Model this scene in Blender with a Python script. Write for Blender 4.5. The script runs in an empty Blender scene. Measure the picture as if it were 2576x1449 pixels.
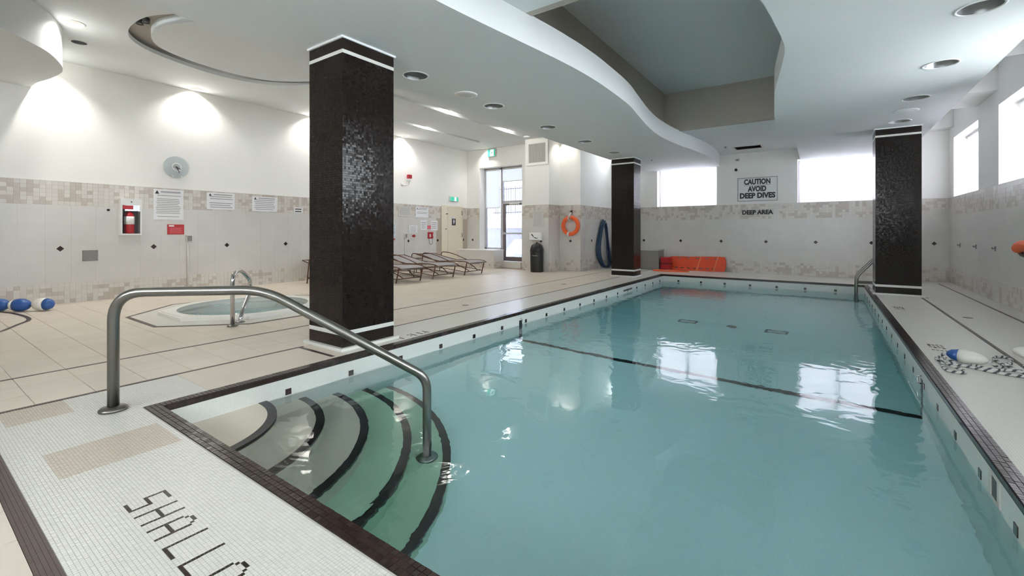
import bpy, bmesh, math, random
from mathutils import Vector, Matrix
from mathutils.geometry import tessellate_polygon
random.seed(7)
SC = bpy.context.scene
COL = SC.collection
PI = math.pi

# ---------------------------------------------------------------- camera
U0, V0, FPX, TH, EYE = 1288.0, 583.0, 1120.0, math.atan(787 / 1120.0), 1.25
cd = bpy.data.cameras.new('camera'); cam = bpy.data.objects.new('camera', cd); COL.objects.link(cam)
cam.location = (0, 0, EYE); cam.rotation_euler = (PI / 2, 0, TH)
cd.sensor_width = 36; cd.lens = 36 * FPX / 2576; cd.shift_y = -(724.5 - V0) / 2576; cd.clip_end = 200
SC.camera = cam
SC.view_settings.view_transform = 'Standard'; SC.view_settings.look = 'None'
SC.view_settings.gamma = 1; SC.view_settings.use_curve_mapping = False
SC.view_settings.exposure = 1.33
SC.cycles.use_denoising = True
SC.cycles.max_bounces = 14; SC.cycles.diffuse_bounces = 7; SC.cycles.transmission_bounces = 10; SC.cycles.transparent_max_bounces = 12
SC.cycles.sample_clamp_indirect = 6.0

# ---------------------------------------------------------------- sky: bright overcast winter day
SKY = 8.0
W = bpy.data.worlds.new('overcast_sky'); SC.world = W; W.use_nodes = True
wn = W.node_tree.nodes; wl = W.node_tree.links
bg = wn['Background']; bg.inputs[0].default_value = (0.88, 0.945, 1.0, 1); bg.inputs[1].default_value = SKY

LAMP_SPOTS = []      # filled below, one real lamp per lit ceiling can

# ---------------------------------------------------------------- materials
def lin(c):
    return tuple((x / 255 / 12.92) if x / 255 <= 0.04045 else ((x / 255 + 0.055) / 1.055) ** 2.4 for x in c)
MATS = {}
def mat(name, rgb, rough=0.6, metal=0.0, var=0.0, noise=0.0, nscale=6.0, bump=0.0, bscale=60.0, coat=0.0, emit=0.0, spec=0.5):
    """rgb is an sRGB 0-255 surface colour; var = per-piece lightness spread; noise = soft mottling"""
    if name in MATS: return MATS[name]
    m = bpy.data.materials.new(name); m.use_nodes = True
    nt = m.node_tree; N = nt.nodes; L = nt.links
    b = N['Principled BSDF']
    b.inputs['Roughness'].default_value = rough; b.inputs['Metallic'].default_value = metal
    b.inputs['Specular IOR Level'].default_value = spec
    if coat: b.inputs['Coat Weight'].default_value = coat
    col = lin(rgb) + (1,)
    b.inputs['Base Color'].default_value = col
    src = None
    if noise:
        tc = N.new('ShaderNodeNewGeometry')
        n = N.new('ShaderNodeTexNoise'); n.inputs['Scale'].default_value = nscale; n.inputs['Detail'].default_value = 4
        L.new(tc.outputs['Position'], n.inputs['Vector'])
        mr = N.new('ShaderNodeMapRange'); mr.inputs[3].default_value = 1 - noise; mr.inputs[4].default_value = 1 + noise
        mr.inputs[1].default_value = 0.3; mr.inputs[2].default_value = 0.7
        L.new(n.outputs[0], mr.inputs[0])
        src = mr.outputs[0]
    if var:
        oi = N.new('ShaderNodeObjectInfo'); gi = N.new('ShaderNodeNewGeometry')
        ad = N.new('ShaderNodeMath'); ad.operation = 'ADD'
        L.new(oi.outputs['Random'], ad.inputs[0]); L.new(gi.outputs['Random Per Island'], ad.inputs[1])
        fr = N.new('ShaderNodeMath'); fr.operation = 'FRACT'; L.new(ad.outputs[0], fr.inputs[0])
        mr2 = N.new('ShaderNodeMapRange'); mr2.inputs[3].default_value = 1 - var; mr2.inputs[4].default_value = 1 + var
        L.new(fr.outputs[0], mr2.inputs[0])
        if src:
            mu = N.new('ShaderNodeMath'); mu.operation = 'MULTIPLY'; L.new(src, mu.inputs[0]); L.new(mr2.outputs[0], mu.inputs[1]); src = mu.outputs[0]
        else: src = mr2.outputs[0]
    if src:
        hs = N.new('ShaderNodeHueSaturation'); hs.inputs['Color'].default_value = col
        L.new(src, hs.inputs['Value']); L.new(hs.outputs[0], b.inputs['Base Color'])
    if bump:
        g = N.new('ShaderNodeNewGeometry'); n2 = N.new('ShaderNodeTexNoise'); n2.inputs['Scale'].default_value = bscale
        L.new(g.outputs['Position'], n2.inputs['Vector'])
        bp = N.new('ShaderNodeBump'); bp.inputs['Strength'].default_value = bump; bp.inputs['Distance'].default_value = 0.01
        L.new(n2.outputs[0], bp.inputs['Height']); L.new(bp.outputs[0], b.inputs['Normal'])
    if emit:
        b.inputs['Emission Color'].default_value = col; b.inputs['Emission Strength'].default_value = emit
    MATS[name] = m
    return m

def mosaic(name, rgb, grout, cell, gw, rough=0.15, tilt=0.06, var=0.15, spec=0.5):
    """small glazed mosaic: every tile has its own slight tilt and shade, joints are matt"""
    if name in MATS: return MATS[name]
    m = bpy.data.materials.new(name); m.use_nodes = True
    nt = m.node_tree; N = nt.nodes; L = nt.links; b = N['Principled BSDF']; b.inputs['Specular IOR Level'].default_value = spec
    g = N.new('ShaderNodeNewGeometry')
    off = N.new('ShaderNodeVectorMath'); off.operation = 'ADD'; off.inputs[1].default_value = (50.003, 50.007, 50.0035)
    L.new(g.outputs['Position'], off.inputs[0])
    sc = N.new('ShaderNodeVectorMath'); sc.operation = 'SCALE'; sc.inputs['Scale'].default_value = 1 / cell
    L.new(off.outputs[0], sc.inputs[0])
    fl = N.new('ShaderNodeVectorMath'); fl.operation = 'FLOOR'; L.new(sc.outputs[0], fl.inputs[0])
    fr = N.new('ShaderNodeVectorMath'); fr.operation = 'FRACTION'; L.new(sc.outputs[0], fr.inputs[0])
    wn_ = N.new('ShaderNodeTexWhiteNoise'); L.new(fl.outputs[0], wn_.inputs['Vector'])
    # joint mask on the two axes that run along the face
    sp = N.new('ShaderNodeSeparateXYZ'); L.new(fr.outputs[0], sp.inputs[0])
    an = N.new('ShaderNodeVectorMath'); an.operation = 'ABSOLUTE'; L.new(g.outputs['True Normal'], an.inputs[0])
    sn = N.new('ShaderNodeSeparateXYZ'); L.new(an.outputs[0], sn.inputs[0])
    tot = None
    for k in range(3):
        lt = N.new('ShaderNodeMath'); lt.operation = 'LESS_THAN'; lt.inputs[1].default_value = gw; L.new(sp.outputs[k], lt.inputs[0])
        on = N.new('ShaderNodeMath'); on.operation = 'LESS_THAN'; on.inputs[1].default_value = 0.6; L.new(sn.outputs[k], on.inputs[0])
        mu = N.new('ShaderNodeMath'); mu.operation = 'MULTIPLY'; L.new(lt.outputs[0], mu.inputs[0]); L.new(on.outputs[0], mu.inputs[1])
        if tot is None: tot = mu.outputs[0]
        else:
            mx = N.new('ShaderNodeMath'); mx.operation = 'MAXIMUM'; L.new(tot, mx.inputs[0]); L.new(mu.outputs[0], mx.inputs[1]); tot = mx.outputs[0]
    hs = N.new('ShaderNodeHueSaturation'); hs.inputs['Color'].default_value = lin(rgb) + (1,)
    mr = N.new('ShaderNodeMapRange'); mr.inputs[3].default_value = 1 - var; mr.inputs[4].default_value = 1 + var
    L.new(wn_.outputs['Value'], mr.inputs[0]); L.new(mr.outputs[0], hs.inputs['Value'])
    mix = N.new('ShaderNodeMix'); mix.data_type = 'RGBA'
    L.new(tot, mix.inputs['Factor']); L.new(hs.outputs[0], mix.inputs['A']); mix.inputs['B'].default_value = lin(grout) + (1,)
    L.new(mix.outputs['Result'], b.inputs['Base Color'])
    rr = N.new('ShaderNodeMapRange'); rr.inputs[3].default_value = rough; rr.inputs[4].default_value = 0.8; L.new(tot, rr.inputs[0])
    L.new(rr.outputs[0], b.inputs['Roughness'])
    sub = N.new('ShaderNodeVectorMath'); sub.operation = 'SUBTRACT'; sub.inputs[1].default_value = (0.5, 0.5, 0.5); L.new(wn_.outputs['Color'], sub.inputs[0])
    s2 = N.new('ShaderNodeVectorMath'); s2.operation = 'SCALE'; s2.inputs['Scale'].default_value = tilt * 2; L.new(sub.outputs[0], s2.inputs[0])
    ad = N.new('ShaderNodeVectorMath'); ad.operation = 'ADD'; L.new(g.outputs['Normal'], ad.inputs[0]); L.new(s2.outputs[0], ad.inputs[1])
    no = N.new('ShaderNodeVectorMath'); no.operation = 'NORMALIZE'; L.new(ad.outputs[0], no.inputs[0])
    L.new(no.outputs[0], b.inputs['Normal'])
    MATS[name] = m
    return m

def glass_mat(name, tint=(1, 1, 1), rough=0.0):
    """thin architectural glass"""
    if name in MATS: return MATS[name]
    m = bpy.data.materials.new(name); m.use_nodes = True; nt = m.node_tree; N = nt.nodes; L = nt.links
    N.remove(N['Principled BSDF']); o = N['Material Output']
    t = N.new('ShaderNodeBsdfTransparent'); t.inputs[0].default_value = tint + (1,)
    g = N.new('ShaderNodeBsdfGlossy'); g.inputs['Roughness'].default_value = rough
    f = N.new('ShaderNodeFresnel'); f.inputs[0].default_value = 1.45
    x = N.new('ShaderNodeMixShader'); L.new(f.outputs[0], x.inputs[0]); L.new(t.outputs[0], x.inputs[1]); L.new(g.outputs[0], x.inputs[2])
    L.new(x.outputs[0], o.inputs['Surface'])
    MATS[name] = m; return m

def shade_mat(name, rgb, openness, transl):
    """woven roller-shade cloth: lets part of the daylight straight through, scatters part of it"""
    if name in MATS: return MATS[name]
    m = bpy.data.materials.new(name); m.use_nodes = True; nt = m.node_tree; N = nt.nodes; L = nt.links
    N.remove(N['Principled BSDF']); o = N['Material Output']
    c = lin(rgb) + (1,)
    t = N.new('ShaderNodeBsdfTransparent'); tl = N.new('ShaderNodeBsdfTranslucent'); d = N.new('ShaderNodeBsdfDiffuse')
    tl.inputs[0].default_value = c; d.inputs[0].default_value = c
    x1 = N.new('ShaderNodeMixShader'); x1.inputs[0].default_value = transl; L.new(d.outputs[0], x1.inputs[1]); L.new(tl.outputs[0], x1.inputs[2])
    x2 = N.new('ShaderNodeMixShader'); x2.inputs[0].default_value = openness; L.new(x1.outputs[0], x2.inputs[1]); L.new(t.outputs[0], x2.inputs[2])
    L.new(x2.outputs[0], o.inputs['Surface'])
    MATS[name] = m; return m

def water_mat(name, absorb, density, scale, strength):
    if name in MATS: return MATS[name]
    m = bpy.data.materials.new(name); m.use_nodes = True; nt = m.node_tree; N = nt.nodes; L = nt.links
    N.remove(N['Principled BSDF']); o = N['Material Output']
    g = N.new('ShaderNodeBsdfGlass'); g.inputs['IOR'].default_value = 1.333; g.inputs['Roughness'].default_value = 0.0
    ge = N.new('ShaderNodeNewGeometry'); mp = N.new('ShaderNodeMapping'); mp.inputs['Scale'].default_value = (1, 1, 1)
    L.new(ge.outputs['Position'], mp.inputs[0])
    n1 = N.new('ShaderNodeTexNoise'); n1.inputs['Scale'].default_value = scale; n1.inputs['Detail'].default_value = 2; n1.inputs['Distortion'].default_value = 0.6
    n2 = N.new('ShaderNodeTexNoise'); n2.inputs['Scale'].default_value = 0.45; n2.inputs['Detail'].default_value = 1
    L.new(mp.outputs[0], n1.inputs[0]); L.new(mp.outputs[0], n2.inputs[0])
    mr = N.new('ShaderNodeMapRange'); mr.inputs[1].default_value = 0.42; mr.inputs[2].default_value = 0.7; L.new(n2.outputs[0], mr.inputs[0])
    mu = N.new('ShaderNodeMath'); mu.operation = 'MULTIPLY'; L.new(n1.outputs[0], mu.inputs[0]); L.new(mr.outputs[0], mu.inputs[1])
    ad = N.new('ShaderNodeMath'); ad.operation = 'MULTIPLY_ADD'; ad.inputs[1].default_value = 0.25; L.new(n1.outputs[0], ad.inputs[0]); L.new(mu.outputs[0], ad.inputs[2])
    b = N.new('ShaderNodeBump'); b.inputs['Strength'].default_value = 1.0; b.inputs['Distance'].default_value = strength
    L.new(ad.outputs[0], b.inputs['Height']); L.new(b.outputs[0], g.inputs['Normal'])
    L.new(g.outputs[0], o.inputs['Surface'])
    v = N.new('ShaderNodeVolumeAbsorption'); v.inputs[0].default_value = absorb + (1,); v.inputs[1].default_value = density
    L.new(v.outputs[0], o.inputs['Volume'])
    MATS[name] = m; return m

M_PAINT = mat('warm_white_paint', (240, 239, 235), 0.7, noise=0.012, nscale=1.5)
M_CEIL = mat('ceiling_paint', (222, 225, 225), 0.75, noise=0.012, nscale=1.2)
M_RING = mat('grey_beige_and_recess_shade', (176, 168, 158), 0.75)  # oval groove colour; on the recess sides it stands in for shade
M_TILEW = mat('pale_wall_tile', (205, 202, 197), 0.28, var=0.015, noise=0.03, nscale=3.0)
M_BLIGHT = mat('band_tile_pale', (206, 201, 193), 0.3, var=0.04)
M_BTAN = mat('band_tile_tan', (188, 178, 168), 0.3, var=0.07)
M_GROUT = mat('beige_grout', (176, 164, 150), 0.85)
M_FLOOR = mat('beige_floor_tile', (210, 199, 184), 0.42, var=0.025, noise=0.035, nscale=2.2)
M_FLOORJ = mat('floor_joint', (186, 168, 150), 0.8)
M_DECKW = mosaic('white_deck_mosaic', (214, 211, 202), (190, 186, 176), 0.0145, 0.1, 0.3, 0.02, 0.03)
M_MOS = mat('white_mosaic_tile', (212, 209, 201), 0.3, var=0.03)
M_MOSB = mat('beige_mosaic_tile', (194, 181, 167), 0.35, var=0.02)
M_MOSG = mat('mosaic_grout', (184, 180, 170), 0.85)
M_DARKT = mat('dark_brown_mosaic_tile', (52, 40, 36), 0.2, var=0.25)
M_DARKG = mat('dark_grout', (34, 28, 26), 0.8)
M_INLAY = mosaic('dark_inlay_mosaic', (74, 58, 52), (60, 50, 46), 0.0145, 0.12, 0.3, 0.03, 0.2)
M_COLUMN = mosaic('black_glass_mosaic', (30, 23, 19), (14, 11, 10), 0.0245, 0.11, 0.17, 0.033, 0.22, 0.26)
M_COLTOP = mosaic('dark_brown_glass_mosaic', (38, 29, 25), (22, 17, 16), 0.0245, 0.11, 0.18, 0.03, 0.2, 0.3)
M_WHITEB = mat('white_band_tile', (214, 214, 208), 0.3)
M_POOL = mosaic('white_pool_mosaic', (238, 242, 240), (234, 238, 236), 0.0245, 0.08, 0.4, 0.006, 0.01)
M_POOLW = mosaic('white_pool_wall_mosaic', (212, 214, 208), (206, 208, 202), 0.0245, 0.08, 0.4, 0.006, 0.02)
M_STEP = mat('beige_step_tile', (205, 195, 178), 0.4, noise=0.03, nscale=3)
M_STEPG = mat('step_tile_green_light_cast', (184, 204, 176), 0.4, noise=0.03, nscale=3)  # step tile with green light and reflection put into its colour
M_NOSE = mat('black_nosing_tile', (30, 28, 30), 0.35)
M_WATER = water_mat('pool_water', (0.10, 0.86, 0.94), 0.27, 3.8, 0.0085)
M_TUBW = water_mat('tub_water', (0.30, 0.88, 0.92), 0.42, 4.0, 0.006)
M_STEEL = mat('brushed_stainless', (138, 136, 131), 0.3, metal=1.0, bump=0.04, bscale=40)
M_CHROME = mat('chrome', (205, 205, 205), 0.08, metal=1.0)
M_ALU = mat('dull_aluminium_reflector', (150, 152, 152), 0.35, metal=0.7)
M_TRIM = mat('white_trim_ring', (225, 226, 224), 0.4)
M_BLACK = mat('black_plastic', (28, 28, 30), 0.35)
M_DGREY = mat('dark_grey_metal', (82, 80, 80), 0.45)
M_GREY = mat('grey_metal_plate', (128, 124, 122), 0.45)
M_LGREY = mat('pale_grey_plastic', (200, 198, 192), 0.5)
M_WHITE = mat('white_plastic', (232, 232, 230), 0.4)
M_PAPER = mat('white_paper', (230, 230, 232), 0.6)
M_INK = mat('grey_print', (172, 171, 173), 0.7)
M_INKD = mat('dark_print', (52, 48, 50), 0.6)
M_RED = mat('red_sign_paint', (186, 34, 46), 0.45)
M_REDP = mat('red_plastic', (170, 22, 34), 0.35)
M_ORANGE = mat('orange_foam', (240, 104, 52), 0.5, noise=0.04, nscale=8)
M_ORANGED = mat('orange_red_plastic', (226, 78, 40), 0.38, noise=0.05, nscale=5)
M_NAVY = mat('navy_hose', (34, 62, 88), 0.45, bump=0.15, bscale=90)
M_BLUE = mat('blue_float_plastic', (44, 88, 158), 0.35)
M_FLOATW = mat('white_float_plastic', (228, 226, 218), 0.35)
M_ROPE = mat('white_rope', (206, 206, 202), 0.85)
M_ROPED = mat('dark_rope_strand', (78, 80, 88), 0.85)
M_BROWNM = mat('bronze_lounger_frame', (98, 66, 54), 0.4, metal=0.3)
M_SLING = mat('grey_sling_fabric', (150, 148, 148), 0.8, bump=0.2, bscale=200)
M_CREAM = mat('cream_door_paint', (226, 216, 196), 0.5)
M_FRAME = mat('grey_window_frame', (190, 188, 194), 0.4)
M_FRAMED = mat('bronze_door_frame', (112, 102, 104), 0.4)
M_GLASS = glass_mat('clear_glass')
M_GLASST = glass_mat('tinted_door_glass', (0.50, 0.51, 0.55))
M_GLASSC = glass_mat('clock_glass', (0.97, 0.98, 0.98))
M_SHADE = shade_mat('white_roller_shade', (240, 236, 240), 0.16, 0.62)
M_SHADE2 = shade_mat('cream_roller_shade', (244, 244, 240), 0.05, 0.75)
M_GREEN = mat('exit_sign_green', (60, 165, 140), 0.4, emit=0.35)
M_EXITW = mat('exit_sign_white', (245, 250, 248), 0.4, emit=0.8)
M_LAMP = mat('lamp_glow', (255, 240, 214), 0.4, emit=22.0)
M_LENS = mat('frosted_lamp_off', (180, 182, 180), 0.3)
M_SNOW = mat('snow', (242, 244, 250), 0.9, noise=0.02, nscale=2)
M_CONC = mat('grey_concrete', (150, 148, 150), 0.9, noise=0.05, nscale=4)
M_FENCE = mat('dark_iron', (60, 60, 70), 0.5)
M_SIDING = mat('pale_building', (200, 192, 190), 0.8)
M_PURPLE = mat('dark_plum_sign', (58, 44, 62), 0.4)

# ---------------------------------------------------------------- mesh builder
class MB:
    def __init__(self): self.v = []; self.f = []; self.m = []; self.s = []; self.mats = []
    def mi(self, m):
        if m is None: return 0
        if m not in self.mats: self.mats.append(m)
        return self.mats.index(m)
    def add(self, vs, fs, m=None, smooth=False):
        o = len(self.v); self.v += [tuple(p) for p in vs]; k = self.mi(m)
        for f in fs: self.f.append([o + i for i in f]); self.m.append(k); self.s.append(smooth)
        return self
    def box(self, x0, x1, y0, y1, z0, z1, m=None, bottom=True):
        vs = [(x0, y0, z0), (x1, y0, z0), (x1, y1, z0), (x0, y1, z0), (x0, y0, z1), (x1, y0, z1), (x1, y1, z1), (x0, y1, z1)]
        fs = [(4, 5, 6, 7), (0, 1, 5, 4), (1, 2, 6, 5), (2, 3, 7, 6), (3, 0, 4, 7)]
        if bottom: fs.append((3, 2, 1, 0))
        return self.add(vs, fs, m)
    def cbox(self, x0, x1, y0, y1, z0, z1, c=0.005, m=None):
        """box with chamfered edges"""
        vs = []; idx = {}
        for i, x in enumerate((x0, x1)):
            for j, y in enumerate((y0, y1)):
                for k, z in enumerate((z0, z1)):
                    sx, sy, sz = (1 - 2 * i) * c, (1 - 2 * j) * c, (1 - 2 * k) * c
                    for a, p in enumerate(((x, y + sy, z + sz), (x + sx, y, z + sz), (x + sx, y + sy, z))):
                        idx[i, j, k, a] = len(vs); vs.append(p)
        fs = []
        g = lambda *t: idx[t]
        fs += [[g(0, 0, 0, 0), g(0, 0, 1, 0), g(0, 1, 1, 0), g(0, 1, 0, 0)], [g(1, 0, 0, 0), g(1, 1, 0, 0), g(1, 1, 1, 0), g(1, 0, 1, 0)]]
        fs += [[g(0, 0, 0, 1), g(1, 0, 0, 1), g(1, 0, 1, 1), g(0, 0, 1, 1)], [g(0, 1, 0, 1), g(0, 1, 1, 1), g(1, 1, 1, 1), g(1, 1, 0, 1)]]
        fs += [[g(0, 0, 0, 2), g(0, 1, 0, 2), g(1, 1, 0, 2), g(1, 0, 0, 2)], [g(0, 0, 1, 2), g(1, 0, 1, 2), g(1, 1, 1, 2), g(0, 1, 1, 2)]]
        for i in (0, 1):
            for j in (0, 1): fs.append([g(i, j, 0, 0), g(i, j, 1, 0), g(i, j, 1, 1), g(i, j, 0, 1)])
            for k in (0, 1): fs.append([g(i, 0, k, 0), g(i, 1, k, 0), g(i, 1, k, 2), g(i, 0, k, 2)])
        for j in (0, 1):
            for k in (0, 1): fs.append([g(0, j, k, 1), g(1, j, k, 1), g(1, j, k, 2), g(0, j, k, 2)])
        for i in (0, 1):
            for j in (0, 1):
                for k in (0, 1): fs.append([g(i, j, k, 0), g(i, j, k, 1), g(i, j, k, 2)])
        return self.add(vs, fs, m)
    def prism(self, outer, holes, a, b, axis='z', m=None, ends=(True, True), smooth=False, hole_sides=True):
        mp = {'z': lambda p, d: (p[0], p[1], d), 'x': lambda p, d: (d, p[0], p[1]), 'y': lambda p, d: (p[0], d, p[1])}[axis]
        loops = [outer] + list(holes)
        flat = [p for l in loops for p in l]
        tris = tessellate_polygon([[Vector((p[0], p[1], 0)) for p in l] for l in loops])
        for d, on in ((a, ends[0]), (b, ends[1])):
            if on: self.add([mp(p, d) for p in flat], tris, m)
        for li, l in enumerate(loops):
            if li and not hole_sides: continue
            n = len(l); vs = [mp(p, a) for p in l] + [mp(p, b) for p in l]
            self.add(vs, [(i, (i + 1) % n, n + (i + 1) % n, n + i) for i in range(n)], m, smooth)
        return self
    def tube(self, pts, r, n=12, m=None, closed=False, caps=True, rfun=None, matfun=None):
        P = [Vector(p) for p in pts]; k = len(P)
        T = []
        for i in range(k):
            a = P[(i - 1) % k] if (closed or i > 0) else P[i]; b = P[(i + 1) % k] if (closed or i < k - 1) else P[i]
            T.append((b - a).normalized())
        up = Vector((0, 0, 1)) if abs(T[0].z) < 0.9 else Vector((1, 0, 0))
        nn = (up - T[0] * up.dot(T[0])).normalized(); o = len(self.v)
        for i in range(k):
            if i:
                nn = nn - T[i] * nn.dot(T[i])
                nn = nn.normalized() if nn.length > 1e-6 else T[i].orthogonal().normalized()
            bb = T[i].cross(nn); rr = r if rfun is None else rfun(i / (k - 1))
            for j in range(n):
                a = 2 * PI * j / n; self.v.append(tuple(P[i] + (nn * math.cos(a) + bb * math.sin(a)) * rr))
        mi = self.mi(m)
        for i in range(k if closed else k - 1):
            for j in range(n):
                i2 = (i + 1) % k
                self.f.append([o + i * n + j, o + i * n + (j + 1) % n, o + i2 * n + (j + 1) % n, o + i2 * n + j])
                self.m.append(mi if matfun is None else self.mi(matfun(i, j))); self.s.append(True)
        if caps and not closed:
            self.f.append([o + j for j in range(n)][::-1]); self.m.append(mi); self.s.append(False)
            self.f.append([o + (k - 1) * n + j for j in range(n)]); self.m.append(mi); self.s.append(False)
        return self
    def lathe(self, prof, n=24, m=None, c=(0, 0, 0), axis='z', smooth=True, sx=1.0, cap=True):
        """prof: (radius, height) list"""
        o = len(self.v); mi = self.mi(m)
        for r, h in prof:
            for j in range(n):
                a = 2 * PI * j / n; p = (r * math.cos(a) * sx, r * math.sin(a), h)
                if axis == 'x': p = (p[2], p[0], p[1])
                if axis == 'y': p = (p[0], p[2], p[1])
                self.v.append((c[0] + p[0], c[1] + p[1], c[2] + p[2]))
        for i in range(len(prof) - 1):
            for j in range(n):
                self.f.append([o + i * n + j, o + i * n + (j + 1) % n, o + (i + 1) * n + (j + 1) % n, o + (i + 1) * n + j]); self.m.append(mi); self.s.append(smooth)
        for e in (0, len(prof) - 1):
            if cap and prof[0] != prof[-1] and prof[e][0] > 1e-5: self.f.append([o + e * n + j for j in range(n)]); self.m.append(mi); self.s.append(False)
        return self
    def disc(self, c, r, n=24, m=None, axis='z', th=0.004, ry=None):
        ry = ry or r
        pts = [(r * math.cos(2 * PI * j / n), ry * math.sin(2 * PI * j / n)) for j in range(n)]
        if axis == 'z': return self.prism([(c[0] + p[0], c[1] + p[1]) for p in pts], [], c[2], c[2] + th, 'z', m)
        if axis == 'x': return self.prism([(c[1] + p[0], c[2] + p[1]) for p in pts], [], c[0], c[0] + th, 'x', m)
        return self.prism([(c[0] + p[0], c[2] + p[1]) for p in pts], [], c[1], c[1] + th, 'y', m)
    def mesh(self, name, m=None):
        me = bpy.data.meshes.new(name); me.from_pydata(self.v, [], self.f)
        for x in (self.mats or [m]): me.materials.append(x)
        if self.mats: me.polygons.foreach_set('material_index', self.m)
        me.polygons.foreach_set('use_smooth', self.s)
        bm = bmesh.new(); bm.from_mesh(me); bmesh.ops.recalc_face_normals(bm, faces=bm.faces); bm.to_mesh(me); bm.free()
        me.update()
        return me
    def build(self, name, m=None, parent=None, loc=None, raw=False, base=False):
        """vertices are in room coordinates; the object's origin goes to its parent's place (or to its own base)"""
        if not raw:
            off = Vector((0, 0, 0)); p = parent
            while p is not None: off += p.location; p = p.parent
            if base:
                xs, ys, zs = zip(*self.v); loc = ((min(xs) + max(xs)) / 2, (min(ys) + max(ys)) / 2, min(zs)); off = Vector(loc)
            if off.length > 0: self.v = [(a - off.x, b - off.y, c - off.z) for a, b, c in self.v]
        me = self.mesh(name, m)
        o = bpy.data.objects.new(name, me); COL.objects.link(o)
        if loc: o.location = loc
        if parent: o.parent = parent
        return o

def thing(name, label, cat, loc=(0, 0, 0), rz=0.0, group=None):
    o = bpy.data.objects.new(name, None); COL.objects.link(o); o.empty_display_size = 0.05
    o.location = loc; o.rotation_euler = (0, 0, rz)
    return tag(o, label, cat, group)
def tag(o, label, cat=None, group=None, kind=None):
    if label: o['label'] = label
    if cat: o['category'] = cat
    if group: o['group'] = group
    if kind: o['kind'] = kind
    return o
def struct(o, label=None): o['kind'] = 'structure'; return tag(o, label)
def inst(me, name, parent, loc=(0, 0, 0), rot=None):
    o = bpy.data.objects.new(name, me); COL.objects.link(o); o.parent = parent; o.location = loc
    if rot: o.rotation_euler = rot
    return o
def copy_tree(o, parent=None):
    c = o.copy(); COL.objects.link(c)
    if parent: c.parent = parent
    for ch in list(o.children): copy_tree(ch, c)
    return c
def catmull(pts, n=8, closed=False):
    out = []; k = len(pts)
    rng = range(k) if closed else range(k - 1)
    for i in rng:
        g = (lambda t: pts[t % k]) if closed else (lambda t: pts[max(0, min(k - 1, t))])
        p0, p1, p2, p3 = (Vector(g(i + d)) for d in (-1, 0, 1, 2))
        for s in range(n):
            t = s / n
            out.append(tuple(0.5 * ((2 * p1) + (p2 - p0) * t + (2 * p0 - 5 * p1 + 4 * p2 - p3) * t * t + (3 * p1 - p0 - 3 * p2 + p3) * t ** 3)))
    if not closed: out.append(tuple(pts[-1]))
    return out
def fillet(pts, rad, n=6):
    P = [Vector(p) for p in pts]; out = [tuple(P[0])]
    for i in range(1, len(P) - 1):
        a, b, c = P[i - 1], P[i], P[i + 1]; r = rad[i - 1] if isinstance(rad, (list, tuple)) else rad
        d1 = (a - b).normalized(); d2 = (c - b).normalized(); r = min(r, (a - b).length * .49, (c - b).length * .49)
        s, e = b + d1 * r, b + d2 * r
        for k in range(n + 1):
            t = k / n; out.append(tuple((1 - t) ** 2 * s + 2 * t * (1 - t) * b + t * t * e))
    out.append(tuple(P[-1])); return out
def proj(x, y, z):
    c, s = math.cos(TH), math.sin(TH); w = -s * x + c * y; u = c * x + s * y
    if w < 0.05: return None
    return U0 + FPX * u / w, V0 - FPX * (z - EYE) / w
def seen(x, y, z, m=60):
    p = proj(x, y, z); return p is not None and -m < p[0] < 2576 + m and -m < p[1] < 1449 + m
def dist(x, y, z): return math.sqrt(x * x + y * y + (z - EYE) ** 2)
def circ(cx, cy, r, n=24): return [(cx + r * math.cos(2 * PI * i / n), cy + r * math.sin(2 * PI * i / n)) for i in range(n)]
def text_mesh(name, s, size, m, loc, rot, parent=None, bold=0.0, depth=0.002, sx=1.0):
    cu = bpy.data.curves.new(name, 'FONT'); cu.body = s; cu.size = size; cu.align_x = 'CENTER'; cu.align_y = 'CENTER'
    cu.offset = bold; cu.extrude = depth; cu.resolution_u = 3
    o = bpy.data.objects.new(name, cu); COL.objects.link(o)
    dg = bpy.context.evaluated_depsgraph_get(); dg.update()
    me = bpy.data.meshes.new_from_object(o.evaluated_get(dg)); bpy.data.objects.remove(o)
    me.materials.clear(); me.materials.append(m)
    t = bpy.data.objects.new(name, me); COL.objects.link(t); t.rotation_euler = rot; t.scale = (sx, 1, 1)
    off = Vector((0, 0, 0)); p = parent
    while p is not None: off += p.location; p = p.parent
    t.location = Vector(loc) - off
    if parent: t.parent = parent
    return t

# ================================================================ THE ROOM
PX0, PX1, PY0, PY1 = -3.97, 0.83, 1.085, 13.30      # outer edge of the pool coping
CW = 0.087                                          # coping width
IX0, IX1, IY0, IY1 = PX0 + CW, PX1 - CW, PY0 + CW, PY1 - CW
WATER = -0.20
TUB = (-7.76, 3.47)
XL, XR, YB, YF = -10.9, 2.52, 15.2, -3.2
ZLOW, ZMID, ZHI = 3.31, 3.65, 4.23
def rect(x0, x1, y0, y1): return [(x0, y0), (x1, y0), (x1, y1), (x0, y1)]
def octagon(c, a):
    R = a / math.cos(PI / 8); return [(c[0] + R * math.cos(PI / 8 + k * PI / 4), c[1] + R * math.sin(PI / 8 + k * PI / 4)) for k in range(8)]

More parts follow.
